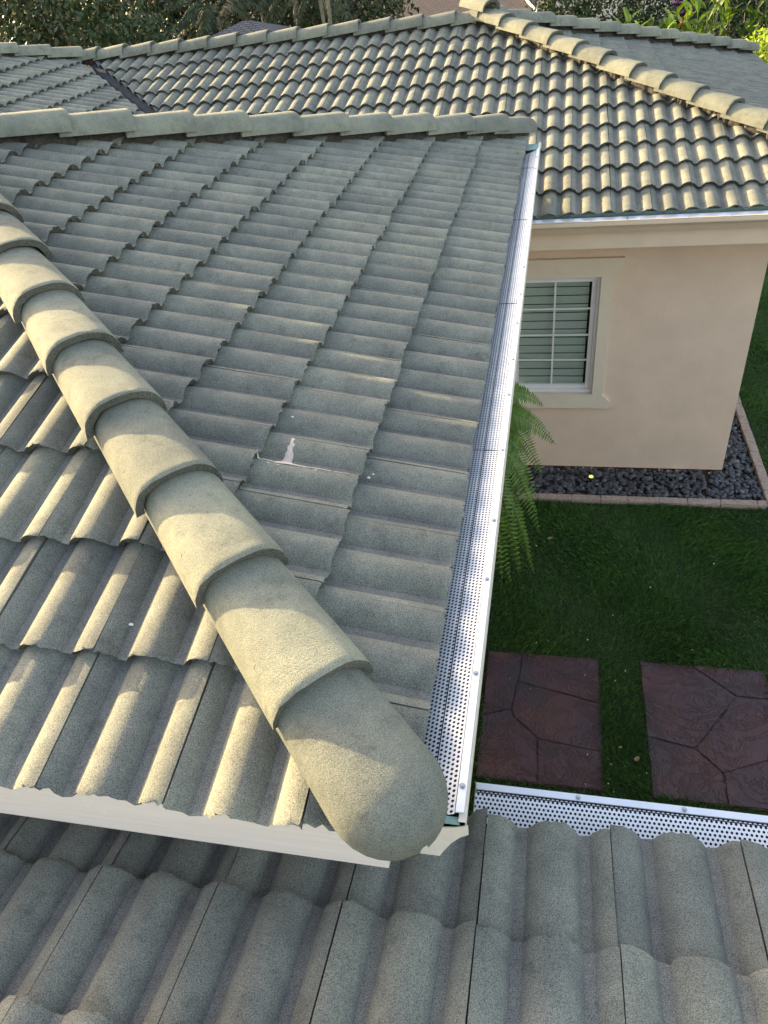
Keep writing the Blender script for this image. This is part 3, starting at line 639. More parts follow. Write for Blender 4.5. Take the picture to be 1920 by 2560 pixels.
def grass():
    Vs = []; Fs = []; T = []; n0 = 0
    def patch(x0, x1, y0, y1, n, skip):
        p = np.stack([rng.uniform(x0, x1, n), rng.uniform(y0, y1, n)], 1); keep = np.ones(n, bool)
        for a, b_, c, d_ in skip:
            wob = 0.010*np.sin(p[:, 0]*37+p[:, 1]*23)
            e_ = 0.004+0.030*rng.uniform(0, 1, n)**3+wob*0.5; keep &= ~((p[:, 0] > a+e_) & (p[:, 0] < b_-e_) & (p[:, 1] > c+e_) & (p[:, 1] < d_-e_))
        return p[keep]
    P1 = patch(-0.95, 3.4, 1.0, 6.26, 200000, [S1, S2]); P2 = patch(2.235, 4.2, 6.2, 14.0, 70000, [])
    P_ = np.concatenate([P1, P2]); n = len(P_)
    ang = rng.uniform(0, 2*np.pi, n); swirl = 2.2*np.sin(P_[:, 0]*1.9+1.0)+1.7*np.cos(P_[:, 1]*2.3)
    la = swirl+rng.normal(0, 0.9, n); h = rng.uniform(0.018, 0.046, n)*(1+0.25*np.sin(P_[:, 0]*5.1+P_[:, 1]*3.3)); w = rng.uniform(0.0018, 0.0034, n); lean = rng.uniform(0.3, 1.3, n)*h
    bx, by = np.cos(ang)*w, np.sin(ang)*w; lx, ly = np.cos(la)*lean, np.sin(la)*lean
    v = np.zeros((n, 4, 3)); v[:, 0] = np.stack([P_[:, 0]-bx, P_[:, 1]-by, np.zeros(n)], 1); v[:, 1] = np.stack([P_[:, 0]+bx, P_[:, 1]+by, np.zeros(n)], 1)
    v[:, 2] = np.stack([P_[:, 0]+bx*0.5+lx*0.5, P_[:, 1]+by*0.5+ly*0.5, h*0.75], 1); v[:, 3] = np.stack([P_[:, 0]+lx, P_[:, 1]+ly, h], 1)
    base = np.arange(n)[:, None]*4
    F = np.concatenate([base+np.array([[0, 1, 2]]), base+np.array([[0, 2, 3]])])
    t = np.repeat(np.clip(rng.normal(0.5, 0.3, n), 0, 1), 4)
    return big_mesh('grass', v.reshape(-1, 3), F, M['grass'], t)
tag(obj('grass', grass()), 'short dark green grass blades of the courtyard lawn', 'grass', kind='stuff')
# stepping slabs of stamped concrete, each cut into flagstones by pressed joints
def slab(bounds, polys, label):
    x0, x1, y0, y1 = bounds; t = thing('stepping_slab', ((x0+x1)/2, (y0+y1)/2, 0), label, 'slab', 'stamped slabs in the lawn')
    b = MB(); b.prism([(x0, y0, -0.02), (x1, y0, -0.02), (x1, y1, -0.02), (x0, y1, -0.02)], (0, 0, 0.036)); b.build('slab_base', M['stamp'], t, bevel=0.004)
    for pl in polys:
        c = np.mean(pl, 0); q = []
        for i, p in enumerate(pl):
            p = np.array(p); nx = np.array(pl[(i+1) % len(pl)]); m = (nx-p); L = np.linalg.norm(m); k = max(1, int(L/0.08))
            for s in range(k):
                pp = p+m*s/k; dv = c-pp; dv = dv/np.linalg.norm(dv); pp = pp+dv*0.0085+rng.normal(0, 0.0022, 2); q.append(pp)
        bm = bmesh.new(); f = bm.faces.new([bm.verts.new((p[0], p[1], 0.0165)) for p in q])
        if f.normal.z < 0: f.normal_flip()
        bm.normal_update()
        r = bmesh.ops.inset_region(bm, faces=[f], thickness=0.007, depth=0.0)
        for v in f.verts: v.co.z += 0.0065+rng.normal(0, 0.0004)
        bmesh.ops.triangulate(bm, faces=[f]); bmesh.ops.recalc_face_normals(bm, faces=bm.faces)
        me = bpy.data.meshes.new('flagstone'); bm.to_mesh(me); bm.free(); me.materials.append(M['stamp']); obj('flagstone', me, t)
a = (-0.113, 4.17); b1 = (-0.136, 3.87); c1 = (-0.178, 3.60); d1 = (-0.394, 3.517); e1 = (0.492, 3.722); f1_ = (0.03, 3.354); g1_ = (0.492, 3.300); h1 = (0.041, 2.985)
slab(S1, [[(-0.394, 4.17), a, b1, c1, d1], [a, (0.492, 4.17), e1, b1], [b1, e1, g1_, f1_, (-0.154, 3.537), c1], [d1, c1, (-0.154, 3.537), f1_, h1, (-0.394, 2.985)], [f1_, g1_, (0.492, 2.985), h1]],
     'purple-brown stamped concrete slab beside the long gutter')
A = (1.199, 4.178); B = (1.492, 3.904); Cc = (1.735, 3.903); D = (1.134, 3.40); E_ = (0.812, 3.466); F_ = (1.294, 3.229); H_ = (1.292, 2.982); I_ = (1.735, 3.42)
slab(S2, [[(0.812, 4.178), A, B, D, E_], [A, (1.735, 4.178), Cc, B], [B, Cc, I_, F_, D], [E_, D, F_, H_, (0.812, 2.982)], [F_, I_, (1.735, 2.982), H_]],
     'purple-grey stamped concrete slab farther from the long gutter')
# pebble bed with edging
bed = mesh_of('gravel_bed', [(-0.95, 6.30, 0.008), (2.19, 6.30, 0.008), (2.19, 12.4, 0.008), (1.80, 12.4, 0.008), (1.80, 6.86, 0.008), (-0.95, 6.86, 0.008)], [(0, 1, 4, 5), (1, 2, 3, 4)], M['soil'])
tag(obj('gravel_bed', bed), 'soil strip under the black pebbles at the wall foot', 'bed', kind='structure')
def pebbles():
    ico = bmesh.new(); bmesh.ops.create_icosphere(ico, subdivisions=2, radius=1); iv = np.array([v.co[:] for v in ico.verts]); fi = np.array([[v.index for v in f.verts] for f in ico.faces]); ico.free()
    spots = []
    for n, (x0, x1, y0, y1) in ((1250, (-0.93, 2.13, 6.345, 6.84)), (900, (1.83, 2.13, 6.84, 10.5))):
        for _ in range(n): spots.append((rng.uniform(x0, x1), rng.uniform(y0, y1)))
    V = []; F = []; T = []
    for i, (x, y) in enumerate(spots):
        a = rng.uniform(0.021, 0.040); s = np.array([a, a*rng.uniform(0.6, 0.85), a*rng.uniform(0.3, 0.5)]); q = iv*s
        t1, t2, t3 = rng.uniform(0, 6.28), rng.normal(0, 0.35), rng.normal(0, 0.35)
        Rm = np.array(Matrix.Rotation(t1, 3, 'Z')@Matrix.Rotation(t2, 3, 'X')@Matrix.Rotation(t3, 3, 'Y')); q = q@Rm.T+np.array([x, y, 0.012+rng.uniform(0, 0.026)])
        F.append(fi+i*len(iv)); V.append(q); T += [np.clip(rng.beta(1.6, 3.2), 0, 1)]*len(iv)
    me = big_mesh('pebbles', np.concatenate(V), np.concatenate(F), M['pebble'], T); me.shade_smooth(); return me
tag(obj('pebbles', pebbles()), 'smooth black river pebbles along the stucco wall', 'pebbles', kind='stuff')
edge = thing('garden_edging', (2.18, 6.28, 0), 'pinkish concrete edging blocks round the black pebble bed', 'edging')
def block(a, b_):
    m = MB(); m.box(a, b_); o = m.build('edging_block', M['kerb'], edge, bevel=0.006)
    for v in o.data.vertices: v.co += Vector((random.gauss(0, 0.0012), random.gauss(0, 0.0012), random.gauss(0, 0.002)))
x = -0.95
while x < 2.13:
    L = random.uniform(0.26, 0.34); block((x+0.002, 6.245, -0.02), (min(x+L, 2.145)-0.002, 6.325, 0.058)); x += L
y = 6.245
while y < 10.8:
    L = random.uniform(0.125, 0.155); block((2.149, y+0.002, -0.02), (2.235, y+L-0.002, 0.058+random.uniform(-0.004, 0.006))); y += L
# garden light with its cable
gl = thing('garden_light', (0.49, 6.636, 0.02), 'small lit yellow well light among black pebbles', 'light')
b = MB(); b.tube([(0.49, 6.636, 0.015), (0.49, 6.634, 0.064)], [0.024, 0.027], 16); b.build('housing', M['cable'], gl, True)
em = NT('lit_lens'); em.b.inputs['Emission Color'].default_value = (0.85, 1.0, 0.10, 1); em.b.inputs['Emission Strength'].default_value = 0.32; em.b.inputs['Base Color'].default_value = (0.8, 0.85, 0.3, 1)
b = MB(); b.tube([(0.49, 6.634, 0.0643), (0.49, 6.6335, 0.068)], [0.0235, 0.0215], 16); b.build('lens', em.m, gl)
b = MB(); b.tube([(0.485, 6.634, 0.0685), (0.506, 6.628, 0.0687)], 0.0012, 5); b.build('lens_bar', M['cable'], gl)
cb = MB(); cb.tube([(0.46, 6.66, 0.055), (0.3, 6.70, 0.06), (0.12, 6.69, 0.062), (-0.1, 6.66, 0.058), (-0.3, 6.66, 0.06), (-0.5, 6.7, 0.05)], 0.006, 6)
tag(cb.build('light_cable', M['cable'], None, True), 'thin black cable lying over the pebbles by the light', 'cable')

# ------------------------------------------------------------------ fern
def frond(base, mid, tip, nl, wid, twist=0.0, rnd=random):
    b0, b1, b2 = (np.asarray(p, float) for p in (base, mid, tip)); V = []; F = []; T = []
    pts = [(1-t)**2*b0+2*t*(1-t)*b1+t*t*b2 for t in np.linspace(0, 1, nl)]
    up0 = np.array([0, 0, 1.0])
    for i in range(nl):
        t = i/(nl-1); d = pts[min(i+1, nl-1)]-pts[max(i-1, 0)]; d /= np.linalg.norm(d)+1e-9
        sd_ = np.cross(d, up0); sd_ = sd_/(np.linalg.norm(sd_)+1e-6); nn = np.cross(sd_, d)
        sd_ = sd_*math.cos(twist)+nn*math.sin(twist); nn = np.cross(sd_, d)
        L = wid*(0.35+0.65*min(1, t/0.25))*(1-t)**0.62+0.006
        hw = 0.0145*(1-0.5*t)
        if i: F.append((10*i-10+1, 10*i, 10*i+5, 10*i-5+1))
        F.append((10*i, 10*i+1, 10*i+6, 10*i+5))
        for s in (-1, 1):
            dirv = sd_*s+d*0.38+nn*rnd.uniform(-0.25, 0.08); dirv /= np.linalg.norm(dirv); l2 = L*rnd.uniform(0.88, 1.06)
            p = pts[i]; k = len(V); dn = -nn*l2*0.22
            V += [tuple(p-d*hw*0.7+sd_*s*0.003), tuple(p+d*hw*0.7+sd_*s*0.003), tuple(p+dirv*l2*0.5+d*hw+dn*0.3), tuple(p+dirv*l2*0.5-d*hw+dn*0.3), tuple(p+dirv*l2+dn)]
            F += [(k, k+1, k+2, k+3), (k+3, k+2, k+4)]; T += [rnd.uniform(0.2, 1.0)]*5
    return V, F, T, pts
def fern(loc, specs, label):
    t = thing('fern', loc, label, 'fern')
    b = MB(); b.tube([(loc[0], loc[1], -0.02), (loc[0]+0.02, loc[1], 0.6), (loc[0], loc[1]+0.03, specs[0][0][2]-0.02)], [0.09, 0.07, 0.06], 9); b.build('trunk', M['bark'], t, True)
    for sp in specs:
        V, F, T, pts = frond(*sp); o = obj('frond', mesh_of('frond', V, F, M['fern'], False, T), t)
        b = MB(); b.tube(pts[::3]+[pts[-1]], [0.006*(1-0.8*i/len(pts[::3])) for i in range(len(pts[::3])+1)], 5); b.build('frond_stalk', M['fern'], o, True)
fc = np.array([-0.55, 5.25, 1.42]); specs = []
def FR(mid, tip, n=34, w=0.13, tw=0.0): specs.append((tuple(fc+rng.normal(0, 0.02, 3)), mid, tip, n, w, tw))
FR((-0.36, 5.45, 2.00), (-0.03, 5.55, 1.56), 46, 0.21, -0.65)
FR((-0.32, 5.30, 1.90), (0.075, 5.30, 1.35), 50, 0.235, -0.6)
FR((-0.34, 5.18, 1.80), (-0.06, 5.05, 0.98), 48, 0.22, -0.4)
FR((-0.30, 5.05, 1.66), (-0.02, 4.92, 0.72), 48, 0.22, -0.2)
FR((-0.32, 4.98, 1.55), (-0.045, 4.82, 0.32), 54, 0.17, -0.1)
FR((-0.42, 4.90, 1.62), (-0.16, 4.66, 0.52), 46, 0.20, -0.3)
FR((-0.50, 4.85, 1.60), (-0.30, 4.50, 0.55), 46, 0.20, 0.1)
FR((-0.28, 5.15, 1.66), (-0.04, 5.02, 0.82), 46, 0.21, 0.3)
FR((-0.36, 5.25, 1.70), (-0.12, 5.20, 0.80), 46, 0.22, -0.9)
FR((-0.38, 5.00, 1.40), (-0.14, 4.86, 0.55), 46, 0.20, 0.5)
FR((-0.40, 4.95, 1.45), (-0.18, 4.75, 0.38), 46, 0.18, -0.7)
FR((-0.30, 5.22, 1.88), (-0.02, 5.18, 1.12), 48, 0.22, -0.75)
FR((-0.38, 5.38, 1.95), (-0.13, 5.46, 1.40), 46, 0.22, -0.8)
FR((-0.34, 5.00, 1.50), (-0.10, 4.88, 0.62), 48, 0.21, 0.1)
FR((-0.30, 4.95, 1.40), (-0.09, 4.80, 0.46), 46, 0.17, -0.45)
FR((-0.42, 4.80, 1.40), (-0.24, 4.62, 0.40), 46, 0.20, 0.2)
FR((-0.38, 5.12, 1.58), (-0.08, 4.98, 0.95), 46, 0.22, -0.1)
for k in range(9):
    a = rng.uniform(0.3, 2*np.pi-0.3)+math.pi*0.15; r = rng.uniform(0.32, 0.5)
    mx = max(-0.86, fc[0]+r*0.5*math.cos(a)); tx = min(-0.2, max(-0.88, fc[0]+r*math.cos(a)))
    FR((mx, fc[1]+r*0.6*math.sin(a), 1.75+rng.uniform(0, 0.2)), (tx, fc[1]+r*1.1*math.sin(a), rng.uniform(0.7, 1.4)), 30, 0.12, rng.uniform(-0.4, 0.4))
fern((-0.55, 5.25, 0), specs, 'green fern with arching fronds beside the long gutter')

# ------------------------------------------------------------------ planting behind the house
def bank():
    xs = np.linspace(-60, 60, 70); ys = np.linspace(13.4, 60, 60); X, Y = np.meshgrid(xs, ys); t = np.clip((Y-13.5)/1.3, 0, 1)
    Z = -0.02+1.35*t*t*(3-2*t)*np.clip((X+1.5)/2.5, 0.25, 1)+0.06*np.sin(X*1.3)*t+0.05*np.sin(Y*0.9+X*0.4)*t; n = len(xs)
    F = [(j*n+i, j*n+i+1, (j+1)*n+i+1, (j+1)*n+i) for j in range(len(ys)-1) for i in range(n-1)]
    return big_mesh('bank', np.stack([X, Y, Z], -1).reshape(-1, 3), np.array(F), M['soil'])
tag(obj('bank', bank()), 'planted earth bank rising behind the house', 'bank', kind='structure')
def leaves(centers, spread, n, size, aspect=2.2, droop=0.2):
    c = centers[rng.integers(0, len(centers), n)]; p = c+rng.normal(0, 1, (n, 3))*spread
    d = rng.normal(0, 1, (n, 3)); d[:, 2] -= droop; d /= np.linalg.norm(d, axis=1)[:, None]
    s = np.cross(d, rng.normal(0, 1, (n, 3))); s /= np.linalg.norm(s, axis=1)[:, None]; nn = np.cross(d, s)
    L = (size*rng.uniform(0.6, 1.35, n))[:, None]; w = L/aspect
    v = np.stack([p, p+d*L*0.5+s*w*0.5+nn*L*0.06, p+d*L, p+d*L*0.5-s*w*0.5+nn*L*0.06], 1)
    F = np.arange(n)[:, None]*4+np.array([[0, 1, 2, 3]])
    return v.reshape(-1, 3), F, np.repeat(np.clip(rng.normal(0.5, 0.3, n), 0, 1), 4)
def crown_points(center, rad, m, shell=0.55):
    q = rng.normal(0, 1, (m, 3)); q /= np.linalg.norm(q, axis=1)[:, None]; r = (shell+(1-shell)*rng.uniform(0, 1, m)**0.6)[:, None]
    return np.asarray(center)+q*r*np.asarray(rad)
def tree(loc, height, rad, n, size, mat, label, group, aspect=2.2, clump=0.28, m=60, lean=0.0, name='tree', zc=None):
    t = thing(name, loc, label, 'tree', group); x, y, z = loc; top = z+height; rx, ry, rz = rad; cz = zc if zc is not None else top-rz
    pts = crown_points((x+lean, y, cz), rad, m); v, F, T = leaves(pts, clump, n, size, aspect)
    b = MB(); b.tube([(x, y, z-0.1), (x+lean*0.3, y, z+height*0.3), (x+lean*0.8, y, cz)], [0.13, 0.10, 0.05], 8)
    for q in pts[:9]: b.tube([(x+lean*0.5, y, z+height*0.42), (0.5*(x+lean*0.5)+0.5*q[0], 0.5*y+0.5*q[1], 0.4*(z+height*0.42)+0.6*q[2]), tuple(q)], [0.055, 0.035, 0.012], 6)
    b.build('trunk', M['bark'], t, True); obj('crown', big_mesh('crown', v, F, mat, T), t); return t
def palm(loc, height, nf, L, label, group, mat='palmleaf', droop=0.9, wid=0.34):
    t = thing('palm', loc, label, 'palm', group); x, y, z = loc; b = MB(); lx = rng.uniform(-0.3, 0.3)
    top = np.array([x+lx, y, z+height]); b.tube([(x, y, z-0.1), (x+lx*0.3, y, z+height*0.5), tuple(top)], [0.07, 0.045, 0.038], 9); b.build('trunk', M['palmbark'], t, True)
    V = []; F = []; T = []
    for i in range(nf):
        a = 2*math.pi*i/nf+rng.uniform(-0.25, 0.25); e = rng.uniform(-0.1, 0.95); l = L*rng.uniform(0.75, 1.1)
        dr = np.array([math.cos(a), math.sin(a), 0]); mid = top+dr*l*0.5*math.cos(e)+np.array([0, 0, l*0.55*math.sin(e)+0.12]); tip = top+dr*l*math.cos(e*0.6)*0.95+np.array([0, 0, l*(math.sin(e)*0.55-droop*0.55)])
        n = 34; pts = [(1-s)**2*top+2*s*(1-s)*mid+s*s*tip for s in np.linspace(0.06, 1, n)]
        for k in range(n):
            s = k/(n-1); d_ = pts[min(k+1, n-1)]-pts[max(k-1, 0)]; d_ /= np.linalg.norm(d_)+1e-9; sd_ = np.cross(d_, (0, 0, 1)); sd_ /= np.linalg.norm(sd_)+1e-6
            ll = wid*l*(0.5+0.5*min(1, s/0.2))*(1-0.75*s)*rng.uniform(0.8, 1.1)
            for sg in (-1, 1):
                dv = sd_*sg*0.8+d_*0.6+np.array([0, 0, -0.28-rng.uniform(0, 0.35)]); dv /= np.linalg.norm(dv); p = pts[k]; q = len(V)
                V += [tuple(p-d_*0.012), tuple(p+dv*ll*0.5-d_*0.014), tuple(p+dv*ll+np.array([0, 0, -ll*0.15])), tuple(p+dv*ll*0.5+d_*0.014)]; F.append((q, q+1, q+2, q+3)); T += [rng.uniform(0.1, 1)]*4
    obj('crown', big_mesh('crown', np.array(V), np.array(F), M[mat], T), t); return t
GB = 'trees growing behind the house'
LB = [('broad olive tree at the picture edge beyond the left hip', 'leafolive', -11.4, 15.6, 5.4, 1.9, 0.11, 15000),
      ('leafy green tree rising over the joint of hip and far ridge', 'leafmid', -8.9, 15.0, 5.5, 1.55, 0.12, 13000),
      ('dark evergreen tree behind the slate roof', 'leafdark', -7.6, 22.2, 6.4, 2.0, 0.12, 9000),
      ('second dark evergreen tree behind the slate roof, nearer the palms', 'leafdark', -10.2, 20.5, 6.6, 2.3, 0.13, 9000),
      ('mid green tree between the palms and the brown shingle roof', 'leafmid', -5.4, 21.5, 5.4, 1.5, 0.13, 7500),
      ('dark tree deep behind the palms', 'leafdark', -7.2, 26.0, 6.6, 2.6, 0.17, 9000),
      ('far dark tree beyond the left hip, behind the broad olive one', 'leafdark', -15.4, 20.0, 6.8, 2.7, 0.14, 9500),
      ('dark tree standing between the broad olive tree and the slate roof', 'leafdark', -12.4, 21.0, 6.8, 2.5, 0.14, 9500),
      ('shadowy tree filling the gap behind all other trees', 'leafdark', -12.0, 28.0, 7.4, 3.6, 0.2, 9000)]
for lab, mt, x, y, hgt, rad, sz, n in LB: tree((x, y, -0.02), hgt, (rad, rad*0.9, min(2.6, hgt*0.44)), n, sz, M[mt], lab, GB, clump=0.26, m=80)
PB = 'palms behind the far ridge'
palm((-7.7, 19.6, 0), 3.6, 16, 1.9, 'feathery palm just beyond the slate roof', PB)
palm((-6.4, 20.3, 0), 3.9, 15, 1.8, 'slender palm over the middle of the far ridge', PB)
palm((-4.9, 18.6, 0), 4.1, 14, 1.5, 'palm nearest the brown shingle roof', PB)
palm((-9.4, 17.2, 0), 3.7, 14, 1.5, 'palm beside the leafy green tree', PB)
palm((-5.2, 19.5, 0), 4.9, 11, 1.4, 'thin-trunked palm beside the brown shingle roof', PB)

tp = np.stack([rng.uniform(-34, -8.5, 2600), rng.uniform(31, 36, 2600), rng.uniform(0.3, 7.5, 2600)], 1)
v, F, T = leaves(tp, 0.35, 30000, 0.42, 1.9); tag(obj('treeline', big_mesh('treeline', v, F, M['leafdark'], T)), 'dark mass of far trees closing the view behind the garden', 'trees', kind='stuff')
# neighbours' roofs
def nhouse(loc, pts_roof, faces, mat, wallbox, label):
    t = thing('neighbour_house', loc, label, 'house'); MB().box(*wallbox).build('wall', M['stucco'], t)
    obj('roof', mesh_of('roof', pts_roof, faces, mat), t); return t
M['slate'] = shingle_mat('slate_shingle', (0.075, 0.085, 0.11), (0.11, 0.12, 0.15), (3.2, 3.2, 9.0))
M['brown'] = shingle_mat('brown_shingle', (0.115, 0.085, 0.085), (0.15, 0.115, 0.11), (2.6, 2.6, 9.0))
ax, ay, az = -6.37, 17.4, 3.62
nhouse((ax, ay, 0), [(ax-2.6, ay-1.9, az-0.75), (ax+2.6, ay-1.9, az-0.75), (ax+2.6, ay+1.6, az-0.75), (ax-2.6, ay+1.6, az-0.75), (ax-0.1, ay, az), (ax+0.1, ay, az)], [(0, 1, 5, 4), (1, 2, 5), (2, 3, 4, 5), (3, 0, 4)], M['slate'], ((ax-2.2, ay-1.5, 0), (ax+2.2, ay+1.2, az-0.76)), 'neighbouring house with a low blue-grey slate hip roof')
bx_, by_ = -5.2, 40.0
nb = nhouse((bx_, by_, 0), [(bx_-9, by_-5, 1.6), (bx_+4.2, by_-5, 1.6), (bx_+4.2, by_+4, 4.6), (bx_-9, by_+4, 4.6), (bx_+4.2, by_+12, 1.6), (bx_-9, by_+12, 1.6)], [(0, 1, 2, 3), (3, 2, 4, 5)], M['brown'], ((bx_-8.5, by_-4.4, 0), (bx_+3.8, by_+11, 1.59)), 'distant house with a brown shingle roof')
b = MB(); b.tube([(bx_+1.2, by_+1.5, 3.86), (bx_+4.3, by_-5.05, 1.68)], 0.05, 6); b.build('ridge_strip', M['vinyl'], nb)
MB().box((bx_+4.9, by_-6.5, 1.2), (bx_+11, by_-4, 2.15)).build('porch', M['trim'], nb)

# hedge, ginger, lime shrub, bougainvillea on the right
def shrub(loc, pts, spread, n, size, mat, label, cat, name, group=None, aspect=2.0):
    t = thing(name, loc, label, cat, group); v, F, T = leaves(pts, spread, n, size, aspect)
    b = MB()
    for q in pts[:7]: b.tube([loc, (0.5*(loc[0]+q[0]), 0.5*(loc[1]+q[1]), 0.5*(loc[2]+q[2])+0.1), tuple(q)], [0.03, 0.02, 0.008], 5)
    b.build('stem', M['bark'], t, True); obj('foliage', big_mesh('foliage', v, F, mat, T), t); return t
hp = np.stack([rng.uniform(-0.6, 3.6, 900), rng.uniform(18.6, 20.2, 900), rng.uniform(1.2, 4.2, 900)], 1)
shrub((1.5, 19.4, 1.25), hp, 0.13, 26000, 0.085, M['leafhedge'], 'tall clipped dark green hedge behind the ginger plants', 'hedge', 'hedge')
hp = np.stack([rng.uniform(3.4, 7.0, 700), rng.uniform(19.0, 21.0, 700), rng.uniform(1.2, 4.0, 700)], 1)
shrub((5.2, 20, 1.25), hp, 0.2, 12000, 0.13, M['leafdark'], 'loose dark shrub right of the clipped hedge', 'shrub', 'shrub')
hp = crown_points((3.02, 13.75, 2.5), (0.50, 0.5, 0.55), 150, 0.7)
shrub((3.02, 13.75, 0), hp, 0.07, 5200, 0.075, M['leafbright'], 'bright lime green shrub at the end of the back hip', 'shrub', 'shrub')
hp = crown_points((2.42, 18.0, 3.12), (0.28, 0.3, 0.22), 40)
bo = shrub((2.42, 18.0, 1.3), hp, 0.12, 900, 0.09, M['leafdark'], 'purple bougainvillea behind the ginger plants', 'shrub', 'bougainvillea')
v, F, T = leaves(hp, 0.10, 150, 0.06, 1.3); obj('blossom', big_mesh('blossom', v, F, M['purple']), bo)
def ginger(loc, nst, hgt, spread, label, flowers=2):
    t = thing('ginger_plant', loc, label, 'plant', 'red ginger plants behind the back hip'); V = []; F = []; T = []; b = MB(); fl = []
    for i in range(nst):
        bx = np.array(loc)+np.array([rng.normal(0, spread), rng.normal(0, spread), 0]); hh = hgt*rng.uniform(0.78, 1.08); ln = rng.normal(0, 0.16, 2); tip = bx+np.array([ln[0], ln[1], hh])
        b.tube([tuple(bx), tuple(0.5*(bx+tip)+np.array([0, 0, 0.05])), tuple(tip)], [0.014, 0.011, 0.006], 5); a0 = rng.uniform(0, 6.28)
        for k in range(11):
            s = 0.42+0.58*k/10; p = bx+(tip-bx)*s; a = a0+(k % 2)*math.pi+rng.normal(0, 0.35); L = rng.uniform(0.34, 0.52)*(1.0-0.25*(s > 0.95)); w = 0.052
            el = 0.35+0.75*s*rng.uniform(0.5, 1.1); dv = np.array([math.cos(a)*math.cos(el), math.sin(a)*math.cos(el), math.sin(el)]); sv = np.cross(dv, (0, 0, 1)); sv /= np.linalg.norm(sv)+1e-6; up = np.cross(sv, dv)
            c1 = p+dv*L*0.4; c2 = p+dv*L*0.8-np.array([0, 0, L*0.12]); c3 = p+dv*L-np.array([0, 0, L*0.30]); q = len(V)
            V += [tuple(p), tuple(c1+sv*w+up*0.015), tuple(c1-up*0.004), tuple(c1-sv*w+up*0.015), tuple(c2+sv*w*0.7), tuple(c2-up*0.012), tuple(c2-sv*w*0.7), tuple(c3)]
            F += [(q, q+1, q+2, q+2), (q, q+2, q+3, q+3), (q+1, q+4, q+5, q+2), (q+2, q+5, q+6, q+3), (q+4, q+7, q+5, q+5), (q+5, q+7, q+6, q+6)]; T += [rng.uniform(0.1, 1)]*8
        if i < flowers: fl.append(tip-np.array([0, 0, 0.1]))
    me = bpy.data.meshes.new('foliage'); me.from_pydata(V, [], [tuple(dict.fromkeys(f)) for f in F]); a = me.attributes.new('tone', 'FLOAT', 'POINT'); a.data.foreach_set('value', np.asarray(T, np.float32)); me.materials.append(M['leafginger']); obj('foliage', me, t)
    b.build('stem', M['leafginger'], t, True)
    for tip in fl:
        f = MB(); f.tube([tuple(tip-np.array([0, 0, 0.02])), tuple(tip+np.array([0, 0, 0.05])), tuple(tip+np.array([0.01, 0, 0.09])), tuple(tip+np.array([0.01, 0, 0.14]))], [0.012, 0.022, 0.020, 0.006], 7); f.build('flower_spike', M['flower'], t, True)
for lab, x, y, hh, z in (('leafy ginger clump nearest the far peak, in front of the hedge', 1.15, 15.4, 1.85, 1.25), ('ginger clump with yellow-green leaves before the hedge middle', 1.45, 15.0, 1.72, 1.25), ('ginger clump with red spikes before the hedge end', 1.85, 15.2, 1.85, 1.25),
                         ('tall ginger clump with red spikes beside the lime shrub', 2.25, 15.1, 2.0, 1.25), ('large-leaved ginger clump behind the lime shrub', 2.65, 15.4, 2.3, 1.25), ('ginger clump at the picture edge behind the lime shrub', 3.1, 15.2, 2.3, 1.25)):
    ginger((x, y, z), 9, hh, 0.15, lab, 2)
palm((2.6, 17.0, 1.3), 3.0, 12, 1.3, 'small palm between the hedge and the ginger plants', None)

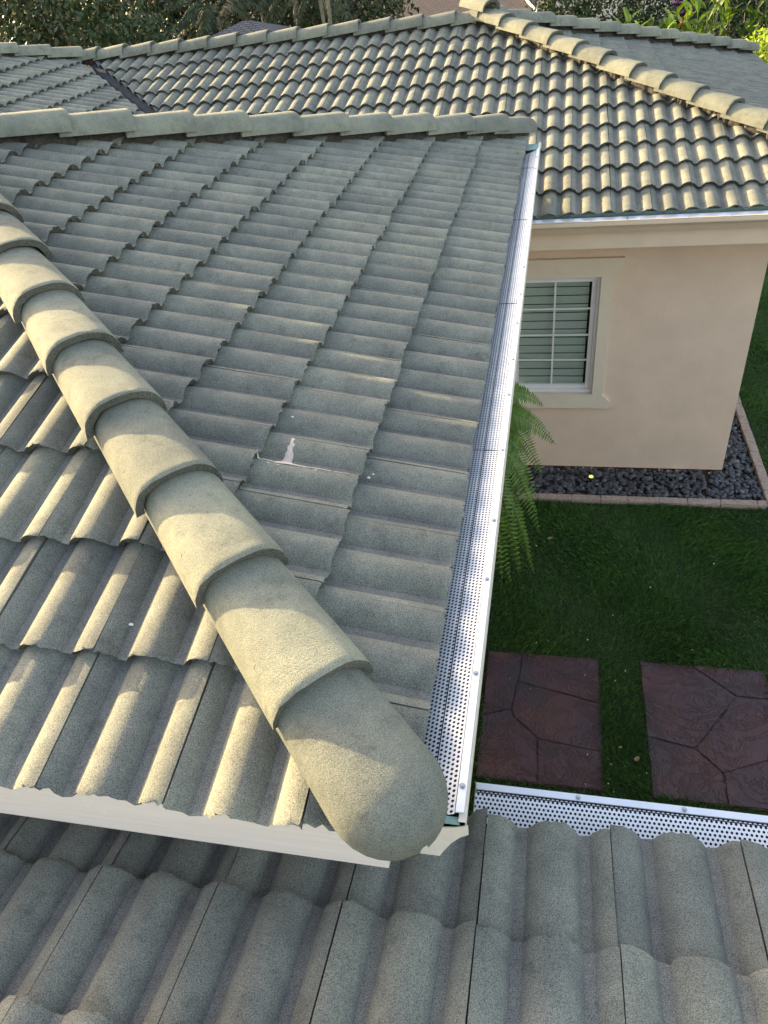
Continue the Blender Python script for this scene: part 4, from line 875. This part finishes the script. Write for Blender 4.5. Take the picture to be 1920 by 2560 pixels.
# ------------------------------------------------------------------ small litter
def flat_leaf(p, L, a, mat, label, name='fallen_leaf'):
    c, s = math.cos(a), math.sin(a); V = []
    for u, w, z in ((0, 0, 0), (0.3, 0.28, 0.010), (0.7, 0.22, 0.016), (1, 0, 0.006), (0.7, -0.24, 0.004), (0.3, -0.26, 0.002), (0.5, 0, -0.004)):
        V.append((p[0]+L*(u*c-w*s), p[1]+L*(u*s+w*c), p[2]+z*L*6))
    o = obj(name, mesh_of(name, V, [(0, 5, 6), (0, 6, 1), (1, 6, 2), (2, 6, 3), (3, 6, 4), (4, 6, 5)], mat)); tag(o, label, 'leaf', 'dry leaves on the lawn')
flat_leaf((0.71, 3.24, 0.035), 0.055, 0.9, M['deadleaf'], 'dry brown leaf on the grass between the two slabs')
flat_leaf((0.60, 3.34, 0.035), 0.035, 0.2, M['deadleaf'], 'small curled leaf on the grass beside the nearer slab')
flat_leaf((0.06, 5.62, 0.035), 0.06, 0.5, M['deadleaf'], 'pale dry leaf on the lawn beside the fern')
V = []; F = []
for i in range(42):
    x, y = rng.uniform(-0.3, 2.6), rng.uniform(2.9, 6.2); r = rng.uniform(0.004, 0.0085); k = len(V); a = rng.uniform(0, 6.28)
    V += [(x+r*math.cos(a+j*1.57)*(1 if j % 2 else 0.6), y+r*math.sin(a+j*1.57)*(1 if j % 2 else 0.6), 0.036+0.004*j) for j in range(4)]; F.append((k, k+1, k+2, k+3))
tag(obj('litter', mesh_of('litter', V, F, M['litter'])), 'tiny pale petals scattered over the dark lawn', 'petals', kind='stuff')
def chip(p, r, mat, label, seed):
    q = np.random.default_rng(seed); bm = bmesh.new(); bmesh.ops.create_icosphere(bm, subdivisions=1, radius=r)
    for v in bm.verts: v.co = Vector((v.co.x*1.5, v.co.y, v.co.z*0.5))*q.uniform(0.75, 1.2)+Vector(p)
    me = bpy.data.meshes.new('mortar_chip'); bm.to_mesh(me); bm.free(); me.materials.append(mat); tag(obj('mortar_chip', me), label, 'chip', 'loose mortar chips')
def on_s(x_, v):
    k = int(v//EXP); u = (x_-SF['O'][0]) % W; vv = v-k*EXP
    return np.asarray(SF['O'])+np.array([x_-SF['O'][0], 0, 0])+np.asarray(SF['V'])*v+np.asarray(SF['N'])*(hroll(u)-RH-TT*vv/EXP)
chip(on_s(-1.012, 0.428)+np.array([0, 0, 0.003]), 0.006, M['litter'], 'small white mortar chip lying on a sunlit tile', 1)
chip(on_s(-0.735, 0.415)+np.array([0, 0, 0.004]), 0.007, M['litter'], 'white mortar chip tucked against a hip cap', 2)
